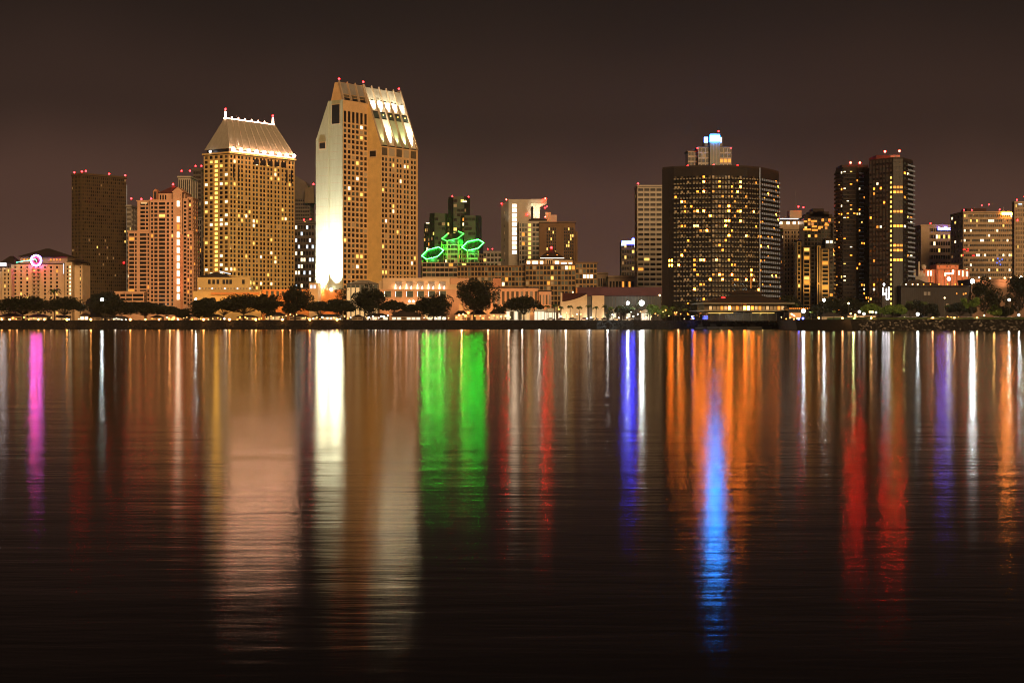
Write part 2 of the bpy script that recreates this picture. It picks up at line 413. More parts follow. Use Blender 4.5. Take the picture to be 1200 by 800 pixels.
# ---- pink residential tower with lit stair strip
def pink_tower():
    D = 1050; b = Bld('pink_residential_tower', 'pinkish apartment tower with a bright vertical stair strip under a pointed gable', (X(190,D), D, LAND))
    b.wm = ['stucco_pink', 'glass_dark', 'terracotta']; b.rm = ['roof_maroon']
    def P(px): return X(px, D)
    rows = lambda yt, n: [(Z(yt+4.7*k+3.5, D), Z(yt+4.7*k+.55, D)) for k in range(n)][::-1]
    lt = lambda i, j, nc, nr, r: r.choice(['lit_yellow','lit_orange','lit_orange']) if r.random() < .035 else None
    def block(pa, pb, yt, y0, dep, cs, n, un=('glass_dark','glass_dark','black_panel'), lit=lt, wm=0, d=.6, side=True):
        a, c = P(pa), P(pb)
        b.core([(a,y0),(c,y0),(c,y0+dep),(a,y0+dep)], LAND-.3, Z(yt, D), 1)
        sp = [(P(q0)-a, P(q1)-a) for q0, q1 in cs]
        b.facade((a,y0), (c,y0), LAND-.3, Z(yt, D), sp, rows(yt+1.2, n), d=d, lit=lit, un=un, wm=wm, ext=False)
        if side: b.facade((c,y0), (c,y0+dep), LAND-.3, Z(yt, D), (3,.4), rows(yt+1.2, n), d=d-.05, lit=lit, un=un, wm=wm, ext=False)
        b.roof.prism([(a-.7,y0-.7),(c+.7,y0-.7),(c+.7,y0+dep),(a-.7,y0+dep)], Z(yt,D)+.01, Z(yt,D)+.7, 1)
    b.rm = ['roof_maroon', 'stucco_pink']
    block(159.5, 176, 235.5, D+4, 22, [(163,168.5),(169.5,172.2),(174,175.3)], 27)
    block(176, 204, 235.5, D, 26, [(177.2,179.6),(181,184.8),(186.5,193.6),(195.6,198.2),(201,204)], 27, side=False)
    block(204, 214.5, 226, D-2.5, 28, [(211.9,212.5)], 27, side=False)
    block(214.5, 219.5, 234, D, 24, [(215.6,218.6)], 26)
    block(219.5, 226.5, 273, D-2, 22, [(220.5,222.3),(223.8,225.6)], 18, wm=0)
    block(219.6, 223.5, 232, D+3, 18, [(220.6,222.8)], 26)
    block(151, 176, 272, D-1, 20, [(152,157.8),(158.8,160.8),(164.5,172.2),(173.4,175.4)], 19, side=False)
    block(140, 152, 343, D-10, 20, [(141,144),(145.5,151.2)], 4, side=False)
    block(152.2, 174, 343, D-12, 8, [(153.2,160),(161,172.8)], 4, side=False)
    # bright stair strip, 12 tall panes
    for k in range(13):
        y = 236+9.05*k
        if k == 1: continue
        w = 'lit_strip' if k != 3 else 'lit_orange'
        b.part('window', [w], lambda m: m.box(P(208.6), P(211.4), D-3.4, D-3.12, Z(y+6.4,D), Z(y,D)), 'tall bright pinkish stair window')
    b.part('pilaster', ['terracotta'], lambda m: m.box(P(212.9), P(215.6), D-3.6, D-3.15, LAND, Z(275,D)), 'salmon strip standing in for the reddish wash beside the stair strip')  # reddish wash on the wall put in as a salmon coloured strip
    # gable over the strip and side gable
    b.part('gable', ['stucco_pink'], lambda m: m.add([(P(203.6),D-3.2,Z(226,D)+.8),(P(215),D-3.2,Z(226,D)+.8),(P(209.3),D-3.2,Z(219.6,D)),(P(203.6),D+18,Z(226,D)+.8),(P(215),D+18,Z(226,D)+.8),(P(209.3),D+18,Z(219.6,D))],
            [(0,1,2),(5,4,3),(0,2,5,3),(1,4,5,2),(0,3,4,1)]))
    b.part('side_gable', ['terracotta'], lambda m: m.prism([(P(179),D+1),(P(184),D+1),(P(184),D+10),(P(179),D+10)], Z(235,D), Z(224.5,D), 0))
    b.part('side_gable_cap', ['terracotta'], lambda m: m.add([(P(178.6),D+.8,Z(224.5,D)),(P(184.4),D+.8,Z(224.5,D)),(P(181.5),D+.8,Z(221,D)),(P(178.6),D+10,Z(224.5,D)),(P(184.4),D+10,Z(224.5,D)),(P(181.5),D+10,Z(221,D))],
            [(0,1,2),(5,4,3),(0,2,5,3),(1,4,5,2),(0,3,4,1)]))
    b.part('arch_window', ['black_panel'], lambda m: m.box(P(180.2), P(183), D+.6, D+.95, Z(233,D), Z(224.5,D)))
    b.core([(P(184.5),D+3),(P(216),D+3),(P(216),D+20),(P(184.5),D+20)], Z(235.5,D), Z(226,D), 0)
    for q in (187,190,193): b.part('window', ['glass_dark'], lambda m: m.box(P(q-.8), P(q+.8), D+2.85, D+2.97, Z(234,D), Z(228,D)))
    hip(b.roof, [(P(183.5),D+2.4),(P(216.5),D+2.4),(P(216.5),D+21),(P(183.5),D+21)], Z(225.8,D), Z(216,D), .45)
    b.part('roof_terrace', ['shop_warm'], lambda m: m.box(P(164), P(171), D+3.0, D+3.35, Z(238.4,D), Z(236.6,D)), 'lit roof terrace')  # light on the terrace put in as a glowing slab
    for q, y, m_ in ((199,215,'beacon_red'),(161.5,232.6,'beacon_red'),(173,232,'beacon_red')): b.beacon(P(q), D+10, Z(y,D), .75, m_)
    # uplights washing the strip
    spot((P(215.5), D-13, LAND+1), (P(214), D-3, Z(300,D)), 26000, (1,.30,.14), 42, .9, .4, 'facade_uplight')
    spot((P(209), D-20, LAND+3), (P(209.5), D-3, Z(250,D)), 60000, (1,.55,.35), 30, .9, .4, 'facade_uplight')
    b.done()
pink_tower()
box_tower('olive_apartment_tower', 'narrow olive apartment block with rooftop lamps peeking out left of the pink tower', 148.6, 161, 243, 1130, depth=20,
    cols=(4,.3), rows=(24,.45), wall='concrete_grey', lit=litp(.06,['lit_yellow','lit_white']), beacons=((.6,.3,6),))
b = box_tower('ribbed_stone_tower', 'stone tower with tall ribbed piers rising behind the pink apartment tower', 209, 231, 209, 1230, depth=26,
    cols=(6,.42), rows=(2,.04), wall='concrete_pale', un=('black_panel',), beacons=((.15,.2,5.5),(.85,.2,5.5)))
box_tower('dark_core_tower', 'dark narrow tower with red rooftop lamps between the ribbed tower and the flared roof tower', 226.5, 240, 200, 1290, depth=16,
    cols=(4,.3), rows=(34,.4), wall='concrete_dark', lit=litp(.03,['lit_orange','lit_dim']), beacons=((.2,.2,3.5),(.95,.2,3.5)))
box_tower('brown_low_slab', 'brown mid rise slab wedged between the pink tower and the flared roof tower', 225, 241, 257, 1180, depth=16,
    cols=(5,.35), rows=(18,.35), wall='concrete_grey', lit=litp(.07,['lit_orange','lit_dim']), un=('glass_dark',))

# ---- golden hotel with floodlit flared metal roof
def golden_hotel():
    lt = lambda i, j, nc, nr, r: (r.choice(['lit_yellow','lit_yellow','lit_white','lit_dim']) if r.random() < .085 else None)
    ltL = lambda i, j, nc, nr, r: ('lit_gold' if i == 2 else (r.choice(['lit_white','lit_yellow','lit_white']) if r.random() < .2 else None)) if 0 < j < nr-1 else None
    D = 1030
    b = box_tower('golden_hotel_tower', 'golden hotel tower with a floodlit sloping metal roof and lit ridge', 268.3, 345, 180.5, D, 54, pa=239,
        cols=(18,.34,2,1.8), rows=(37,.36), lcols=(5,.42,0), wall='stucco_gold', core='black_panel', d=.22, lit=lt, un=('glass_dark','black_panel','glass_teal'), finish=False, parapet=0)
    # the left face gets its own lit stair column
    b.wins = [w for w in b.wins if abs(math.sin(w[5]-math.radians(54))) < .2]
    th = None; fr, L = frame(b.A, b.C)
    for j, (za, zb) in enumerate([(a+b.z0, c+b.z0) for a, c in grid(37, b.z1-b.z0, .42)]):
        for i, (a, c) in enumerate(grid(5, L, .46)):
            m = ltL(i, j, 5, 37, b.seed) or b.seed.choice(['glass_dark','black_panel','curtain'])
            cc = (a+c)/2
            b.wins.append((fr[0][0]+fr[1][0]*cc+fr[2][0]*.02, fr[0][1]+fr[1][1]*cc+fr[2][1]*.02, za, round(c-a,3), round(zb-za,3), math.atan2(fr[1][1],fr[1][0]), m, m.startswith('lit')))
    C, r, l, tl, tr, z1 = b.C, b.r, b.l, b.tl, b.tr, b.z1
    q = lambda u, v: uv(C, r, l, u, v)
    # cornice and attic
    b.wall.prism([q(-.9,-.9), q(tr+.9,-.9), q(tr+.9,tl+.9), q(-.9,tl+.9)], z1+.41, z1+1.4, 0)
    b.wall.prism([q(1.2,1.2), q(tr-1.2,1.2), q(tr-1.2,tl-1.2), q(1.2,tl-1.2)], z1+1.4, z1+3.6, 1)
    zr0, zr1 = z1+3.6, Z(136.5, D)
    lo = [q(.2,.2), q(tr-.2,.2), q(tr-.2,tl-.2), q(.2,tl-.2)]; hi = [q(7.5,tl/2-1.2), q(tr-8,tl/2-1.2), q(tr-8,tl/2+1.2), q(7.5,tl/2+1.2)]
    b.rm = ['roof_dark']
    b.part('metal_roof', ['roof_metal'], lambda m: m.frustum(lo, hi, zr0, zr1), 'steep pale metal hip roof with lit streaks')
    def ribs(m):
        n = 9
        for k in range(n+1):
            t = k/n; u0 = .2+(tr-.4)*t; u1 = 7.5+(tr-15.5)*t
            a = q(u0,-.05); c = q(u1,tl/2-1.4)
            m.tube((a[0],a[1],zr0+.1), (c[0],c[1],zr1), .28, .28, 4)
    b.part('roof_rib', ['roof_metal'], ribs)
    b.part('ridge_light', ['ridge_light'], lambda m: m.prism([q(7,tl/2-.9), q(tr-7.6,tl/2-.9), q(tr-7.6,tl/2+.9), q(7,tl/2+.9)], zr1+.02, zr1+.65), 'glowing ridge line')
    for u in (7.6, tr-8.2):
        p = q(u, tl/2); b.part('ridge_pylon', ['ridge_light'], lambda m: m.tube((p[0],p[1],zr1+.66), (p[0],p[1],zr1+4.6), .8, .55, 6)); b.beacon(p[0], p[1], zr1+5.6, .8)  # lit pylons, like the finials below, glow through an emissive surface
    for k in range(6):
        p = q(13+k*(tr-27)/5.3, tl/2); b.part('ridge_finial', ['ridge_light'], lambda m: m.tube((p[0],p[1],zr1+.66), (p[0],p[1],zr1+1.9), .45, .3, 6))
    for k in range(9):
        u = 2.+(tr-4.)*k/8
        p = q(u, -1.6); t = q(7.5+(tr-15.5)*(u/tr), tl/2-2)
        b.part('eave_floodlight', ['eave_light', 'metal_dark'], lambda m: (m.ball((p[0],p[1],z1+3.1), 1.15, 0, 8, 5), m.tube((p[0],p[1],z1+1.4), (p[0],p[1],z1+2.1), .2, .2, 5, 1)), 'blazing eave floodlight')
        s0 = q(u, -.9)
        spot((s0[0], s0[1], zr0+.2), (t[0], t[1], zr1-6), 42000, (1,.70,.50), 13, .9, .3, 'roof_floodlight')
    b.part('eave_strip', ['ridge_light'], lambda m: m.prism([q(1,-1.15), q(tr-1,-1.15), q(tr-1,-.95), q(1,-.95)], z1+1.7, z1+2.1), 'lit gutter line')
    p = q(-1, tl*.7); b.part('eave_floodlight', ['sign_white'], lambda m: m.ball((p[0],p[1],z1+2.2), .7))
    # loggia openings under the cornice of the long face
    for k in range(5):
        a = tr*(.36+.105*k); b.part('loggia', ['black_panel'], lambda m: m.prism([q(a,-.72), q(a+tr*.075,-.72), q(a+tr*.075,-.60), q(a,-.60)], z1-4.6, z1-1.6))
    for u in (.05,.12,.86,.93): 
        b.part('tall_window', ['black_panel'], lambda m: m.prism([q(tr*u,-.70), q(tr*u+1.1,-.70), q(tr*u+1.1,-.60), q(tr*u,-.60)], z1-14, z1-6))
    b.done()
golden_hotel()

# ---- tallest hotel: two offset slabs
def twin_slab():
    D = 1020; f = math.radians(54); r = (math.cos(f), math.sin(f)); l = (-math.sin(f), math.cos(f))
    C = (X(446, D), D); q = lambda u, v: (C[0]+r[0]*u+l[0]*v, C[1]+r[1]*u+l[1]*v)
    def solve(v, px, u0=0.):
        k = (px-CX)/FPX; o = q(0, v); return (k*o[1]-o[0])/(r[0]-k*r[1])
    def solvev(u, px):
        k = (px-CX)/FPX; o = q(u, 0); return (k*o[1]-o[0])/(l[0]-k*l[1])
    v1 = solvev(0, 431.2); uR = solve(0, 488.3); uL = solve(v1, 401.6); v2 = solvev(uL, 371.8)
    vm = solvev(uL, 386.5)
    b = Bld('twin_slab_hotel_tower', 'tallest hotel tower with blank floodlit end wall and bright sloping ribbed glass crown', (C[0], C[1], LAND))
    b.wm = ['stucco_rose', 'black_panel', 'stone_panel']; b.rm = ['roof_metal']
    z0 = LAND-.3
    ze = Z(170.5, D)                 # eave of the right slab
    pL = q(uL, v1); zp = Z(117.8, pL[1]); zs = Z(165, q(uL,v2)[1]); zr = Z(95.5, pL[1])
    vr = v1+3.2
    # right slab body: profile extruded along u
    def extr(mb, prof, ua, ub, m=0):
        n = len(prof); vs = [(*q(ua,v), z) for v, z in prof]+[(*q(ub,v), z) for v, z in prof]
        mb.add(vs, [tuple(range(n)), tuple(range(2*n-1,n-1,-1))]+[(i,n+i,n+(i+1)%n,(i+1)%n) for i in range(n)], m)
    extr(b.wall, [(.0,z0),(.0,ze),(vr,zr),(vr+3,zr),(v1+16,ze),(v1+16,z0)], 0, uR, 1)
    # blank end wall of right slab (lit golden)
    b.part('end_wall', ['stucco_gold'], lambda m: extr(m, [(-.5,z0),(-.5,ze+.1),(vr,zr+.6),(vr+3,zr+.6),(v1+15.8,ze),(v1+15.8,z0)], -.55, -.02), 'plain golden end wall of the right slab')
    extr(b.wall, [(-.5,z0),(-.5,ze+.1),(vr,zr+.6),(vr+3,zr+.6),(v1+15.8,ze),(v1+15.8,z0)], uR+.02, uR+.5, 0)
    # left slab body
    extr(b.wall, [(v1,z0),(v1,zp),(vm,zp),(v2,zs),(v2,z0)], uL, -.6, 1)
    b.part('end_wall', ['stone_panel'], lambda m: (extr(m, [(v1-.3,z0),(v1-.3,zp+.4),(vm,zp+.4),(vm,z0)], uL-.5, uL-.02), extr(m, [(vm+.01,z0),(vm+.01,zp+.4),(v2,zs),(v2,z0)], uL-1.3, uL-.04)), 'blank pale end wall blazing white at its foot')
    b.part('panel_joint', ['stucco_tan'], lambda m: [extr(m, [(v1+.1,z),(v1+.1,z+.16),(vm-.1,z+.16),(vm-.1,z)], uL-.506, uL-.47) for z in [z0+8+4.6*k for k in range(29)] if z < zp-15]+[extr(m, [(vm+.2,z),(vm+.2,z+.16),(v2-.2,z+.16),(v2-.2,z)], uL-1.306, uL-1.27) for z in [z0+8+4.6*k for k in range(29)] if z < zs-7])
    b.part('tall_opening', ['black_panel','stucco_cream'], lambda m: (extr(m, [(v1+1.9,zp-13.5),(v1+1.9,zp-2.2),(vm-2.3,zp-2.2),(vm-2.3,zp-13.5)], uL-.72, uL-.52), extr(m, [(v1+1.5,zp-13.9),(v1+1.5,zp-1.8),(vm-1.9,zp-1.8),(vm-1.9,zp-13.9)], uL-.62, uL-.51, 1)), 'tall dark opening high on the end wall')
    b.part('square_opening', ['black_panel','stucco_cream'], lambda m: (extr(m, [(v2-7.6,zs-5.2),(v2-7.6,zs-1.7),(v2-3.2,zs-1.7),(v2-3.2,zs-5.2)], uL-1.55, uL-1.36), extr(m, [(v2-8.2,zs-5.8),(v2-8.2,zs-1.1),(v2-2.6,zs-1.1),(v2-2.6,zs-5.8)], uL-1.44, uL-1.31, 1)), 'square framed opening on the end wall')
    b.part('square_opening', ['black_panel','stucco_cream'], lambda m: (extr(m, [(3.2,ze-6.4),(3.2,ze-3),(7.8,ze-3),(7.8,ze-6.4)], -.78, -.6), extr(m, [(2.6,ze-7),(2.6,ze-2.4),(8.4,ze-2.4),(8.4,ze-7)], -.68, -.56, 1)), 'square framed opening on the golden wall')
    # facades
    lt = lambda i, j, nc, nr, rr: rr.choice(['lit_yellow','lit_yellow','lit_white','lit_dim']) if rr.random() < .12 else None
    un = ('glass_dark','black_panel','glass_dark','glass_teal')
    fh = (ze-6.2-z0)/32
    b.facade(q(0,0), q(uR,0), z0, ze-6.4, (10,.34,2,1.9), (32,.36), d=.22, lit=lt, un=un, ext=False)
    rl = int((zp-12-z0)/fh)
    b.facade(q(uL,v1), q(-.6,v1), z0, z0+rl*fh, (6,.38), (rl,.36), d=.22, lit=lt, un=un, ext=False)
    zt = z0+rl*fh
    b.facade(q(uL,v1), q(-.6,v1), zt+.01, zp-5.5, (6,.40), (1,.12), d=.22, un=('black_panel',), ext=False)
    b.facade(q(uL,v1), q(-.6,v1), zp-5.49, zp+.3, [], [], d=.22, ext=False)
    # five framed bays under the eave
    b.facade(q(0,0), q(uR,0), ze-6.39, ze-.2, (5,.22), (1,.25), d=.3, un=('curtain',), ext=False, lit=lambda i, j, nc, nr, rr: 'lit_dim' if i in (1,3) else None)
    # crown of the left slab: dark wedge with three glazed panels
    def crown(ua, ub, n, va, za, vb, zb, splits, mats, name, fu=.10):
        for i in range(n):
            u0 = ua+(ub-ua)*i/n; u1 = ua+(ub-ua)*(i+1)/n; g = (u1-u0)*fu
            for (t0, t1, mm) in splits:
                m_ = mm(i) if callable(mm) else mm
                def f(mb):
                    vs = []
                    nv = -(zb-za); nz = (vb-va); nl = math.hypot(nv, nz); nv /= nl; nz /= nl
                    for uu, tt in ((u0+g,t0),(u1-g,t0),(u1-g,t1),(u0+g,t1)):
                        for h in (.05,.22): vs.append((*q(uu, va+(vb-va)*tt+nv*h), za+(zb-za)*tt+nz*h))
                    mb.add(vs, [(0,2,4,6),(7,5,3,1),(0,1,3,2),(2,3,5,4),(4,5,7,6),(6,7,1,0)])
                b.part(name, [m_], f)
        def rb(mb):
            for i in range(n+1):
                u0 = ua+(ub-ua)*i/n
                w = .42
                mb.add([(*q(u0-w,va-.2), za-.4),(*q(u0+w,va-.2), za-.4),(*q(u0+w,va-1.2), za+.2),(*q(u0-w,va-1.2), za+.2),
                        (*q(u0-w,vb+.5), zb+.1),(*q(u0+w,vb+.5), zb+.1),(*q(u0+w,vb-.3), zb+1.0),(*q(u0-w,vb-.3), zb+1.0)],
                       [(3,2,1,0),(4,5,6,7),(0,1,5,4),(1,2,6,5),(2,3,7,6),(3,0,4,7)])
        b.part('crown_rib', ['stucco_tan'], rb)
    extr(b.wall, [(v1+.4,zp+.4),(vr,zr),(vr+3.4,zr),(vm-.5,zp+.4)], uL+.4, -.6, 0)
    crown(uL+.4, -1.0, 3, v1+.4, zp+.4, vr, zr, [(.02,.16,'black_panel'),(.19,.33,'curtain'),(.36,.98,'concrete_grey')], 0, 'crown_panel')
    # crown of the right slab: five bays, three tiers
    pale = lambda i: ['stone_panel','stucco_white','bay_green_lit','bay_green_lit','stucco_white'][i]  # uneven floodlight between the bays is also put into the panel colours
    crown(0, uR, 5, 0., ze, vr, zr, [(.015,.46,pale),(.48,.57,'glass_teal'),(.59,.77,'stucco_white'),(.79,.985,'roof_metal')], 0, 'crown_panel')
    for i in range(5):
        u = uR*(i+.5)/5
        p0 = q(u, -1.4); p1 = q(u, vr*.3)
        spot((p0[0],p0[1],ze+.6), (p1[0],p1[1],ze+(zr-ze)*.3+.5), (26000,210000,24000,50000,230000)[i], ((1,.84,.52),(1,.93,.70),(.92,.95,.5),(.95,.95,.5),(1,.95,.72))[i], 40, .8, .25, 'crown_floodlight')
        p0 = q(u, vr*.55-2.6); p1 = q(u, vr*.95)
        spot((p0[0],p0[1],ze+(zr-ze)*.55), (p1[0],p1[1],zr-4), (4200,3400,5000,6000,2400)[i]*14, (1,.93,.68), 46, .8, .25, 'crown_floodlight')
        if i != 0:
            b.part('crown_lamp', ['lit_yellow'], lambda m: m.ball((*q(u-.8, vr*.5-.75), ze+(zr-ze)*.52+.5), .5), 'small yellow lamp in the glazed crown')
    for (u, v, zz) in ((uL+1.5,vr+1,zr+1.7),(.5,vr+1,zr+2.4),(uR,vr+1,zr+1.9)): b.beacon(*q(u,v), zz, .72)
    # wash on the blank end wall: two ground floods
    for v, up, pw, tv in ((v1+4.0, 50, 2.8e5, v1+4.2), (v2-4.2, 22, 1.5e5, v2-6)):
        p = q(uL-6.2, v); t = q(uL-.8, tv)
        spot((p[0],p[1],Z(347,D)), (t[0],t[1],Z(347,D)+up), pw*6, (1,.98,.92), 62, 1., .5, 'wall_washer')
        p = q(uL-60, v+8)
    b.part('wash_lamp', ['lamp_white'], lambda m: m.ball((*q(uL-3, v1+6.5), Z(339.5,D)), .9))
    # orange plinth and low glazed entrance pavilion
    b.part('plinth', ['orange_wall'], lambda m: extr(m, [(-.9+v1,z0),(-.9+v1,Z(340,D)),(v2+.6,Z(340,D)),(v2+.6,z0)], uL-2.6, uL-1.35), 'orange lit plinth')
    b.done()
    p = (X(388,D-38), D-38, LAND+1.4); spot(p, (X(388,D), D, LAND+14), 26000, (1,.42,.12), 60, .8, .4, 'plinth_floodlight')
twin_slab()
b = box_tower('slanted_top_office_tower', 'dark office tower with slanted roof planes just left of the tallest hotel', 346, 367.5, 233, 1500, depth=30,
    cols=(8,.25), rows=(34,.5), wall='concrete_dark', lit=litp(.04,['lit_dim','lit_yellow']), finish=False, parapet=0, rz=.1)
b.part('slanted_roof', ['concrete_dark'], lambda m: m.add([(*p, Z(y,1500)) for p, y in (((X(343,1530),1500),233),((X(368.5,1500),1500),237),((X(368.5,1500),1530),237),((X(343,1530),1530),233),((X(344.5,1500),1500),205),((X(358,1500),1500),213),((X(358,1500),1530),213),((X(344.5,1500),1530),205))],
    [(3,2,1,0),(4,5,6,7),(0,1,5,4),(1,2,6,5),(2,3,7,6),(3,0,4,7)]), 'slanted dark roof plane')
b.part('slanted_roof', ['bronze_pier'], lambda m: m.add([(*p, Z(y,1495)) for p, y in (((X(357,1495),1494),238),((X(368.5,1495),1494),238),((X(368.5,1495),1499),238),((X(357,1495),1499),238),((X(357.5,1495),1494),222),((X(367.5,1495),1494),217),((X(367.5,1495),1499),217),((X(357.5,1495),1499),222))],
    [(3,2,1,0),(4,5,6,7),(0,1,5,4),(1,2,6,5),(2,3,7,6),(3,0,4,7)]), 'right roof plane')
b.beacon(X(367,1495), 1497, Z(216,1495), 1.0); b.done()
box_tower('lit_office_block', 'office block with bright white window rows between the two big hotel towers', 345.5, 372.5, 262.5, 1300, depth=25,
    cols=(7,.3), rows=(15,.45), wall='concrete_dark', lit=lambda i, j, nc, nr, r: ('lit_cool' if j in (11,12) else r.choice(['lit_white','lit_white','lit_cool'])) if r.random() < (.6 if j in (2,4,5,7,11) else .3) else None,
    beacons=((.45,.1,3),(.78,.1,3.5)))
# ---- hexagonal towers with green neon outlines
def emerald():
    D = 1500; b = Bld('hexagonal_neon_towers', 'cluster of dark hexagonal office towers with tilted green neon outlines', (X(530,D), D, LAND))
    b.wm = ['emerald_glass', 'stucco_tan', 'concrete_dark']; b.rm = ['roof_dark']
    def hexa(pc, hw, zt, Yc, slope=(0,0), n=0, tan=False, z0=LAND-.3, lit=.1, name=None, yb=None):
        r = hw/FPX*Yc; c = (X(pc, Yc), Yc)
        pts = [(c[0]+r*math.cos(math.radians(a)), c[1]+r*math.sin(math.radians(a))) for a in (0,60,120,180,240,300)]
        zc = Z(zt, Yc); top = [zc+slope[0]*(p[0]-c[0])+slope[1]*(p[1]-c[1]) for p in pts]
        b.core(pts, z0, zc, 0, top)
        # three camera-facing facades: 180->240->300->0
        for a, e in ((3,4),(4,5),(5,0)):
            zt_ = min(top[a], top[e]); fr, L = frame(pts[a], pts[e]); nf = int((zt_-z0)/4.2)
            zb = Z(yb, Yc) if yb else z0
            nf = max(1, int((zt_-1.2-zb)/4.2))
            b.facade(pts[a], pts[e], zb, zb+nf*4.2, (3,.10), (nf,.38), d=.35, wm=1 if tan else 0, lit=litp(lit, ['lit_yellow','lit_white','lit_orange','lit_dim','lit_dim']), un=('emerald_glass','glass_dark'), ext=False)
            if tan:  # stepped cream corner fins
                for k in range(4): b.wall.ob(fr, -.5+k*.0, .9, .3, .95+k*.05, zb+nf*4.2-k*9-8, zb+nf*4.2-k*9+3, 1)
        return c, r, pts, top
    hexa(538, 12.5, 231, 1520, lit=.14)
    hexa(516, 12.5, 250.5, 1512, (-.04,0), lit=.08)
    hexa(551, 13, 253, 1514, lit=.05)
    hexa(503, 6, 262, 1530, lit=.25)
    lo = [hexa(507, 12.3, 297.3, 1480, (.27,.56), tan=True, lit=.09), hexa(530.5, 12.3, 277.5, 1490, (.24,.44), tan=True, lit=.12), hexa(554, 12.3, 287.8, 1484, (.22,.54), tan=True, lit=.09)]
    for k, (c, r, pts, top) in enumerate(lo):
        q = [Vector((p[0]+(p[0]-c[0])*.05, p[1]+(p[1]-c[1])*.05, t+.6)) for p, t in zip(pts, top)]
        def loop(m):
            for i in range(6):
                if k == 1 and i == 1: continue
                m.tube(q[i], q[(i+1)%6], .25, .25, 6)
        b.part('neon_outline', ['neon_green_soft' if k == 1 else 'neon_green'], loop, 'glowing green hexagon outline')
        point((c[0]-2, c[1]-3, max(top)+2), 1200, (.03,1,.12), .4, 'neon_glow')
        spot((c[0], c[1]-r*1.9, min(top)+2), (c[0], c[1], min(top)-14), 20000, (.05,1,.12), 100, .9, .4, 'neon_spill')
    for px, y in ((530,230.5),(549,231)): b.beacon(X(px,1508), 1508, Z(y,1508), .8)
    b.part('penthouse_light', ['lit_white'], lambda m: m.box(X(542,1506), X(547,1506), 1506.5, 1507, Z(237,1506), Z(235.4,1506)), 'white penthouse light')
    b.part('roof_light', ['lit_white'], lambda m: m.box(X(498.5,1510), X(504.5,1510), 1520, 1520.4, Z(261.6,1515), Z(260.4,1515)), 'white roof edge light')
    # lower building ribs (cream floor bands)
    x0, x1 = X(495,1462), X(567,1462)
    b.core([(x0,1462),(x1,1462),(x1,1476),(x0,1476)], LAND-.3, Z(307.5,1462), 0)
    b.facade((x0,1462), (x1,1462), LAND-.3, Z(307.5,1462), (14,.12), (12,.36), d=.4, wm=1, lit=litp(.08, ['lit_yellow','lit_orange','lit_white']), un=('emerald_glass','glass_dark'), ext=False)
    b.done()
emerald()
box_tower('far_apartment_block', 'far small grey apartment block with red rooftop lamps right of the green neon towers', 566, 588, 296, 1750, depth=20, cols=(5,.3), rows=(14,.4), wall='concrete_grey', lit=litp(.16,['lit_white','lit_dim','lit_yellow']), beacons=((.25,.1,3.5),(.5,.1,3.5)))

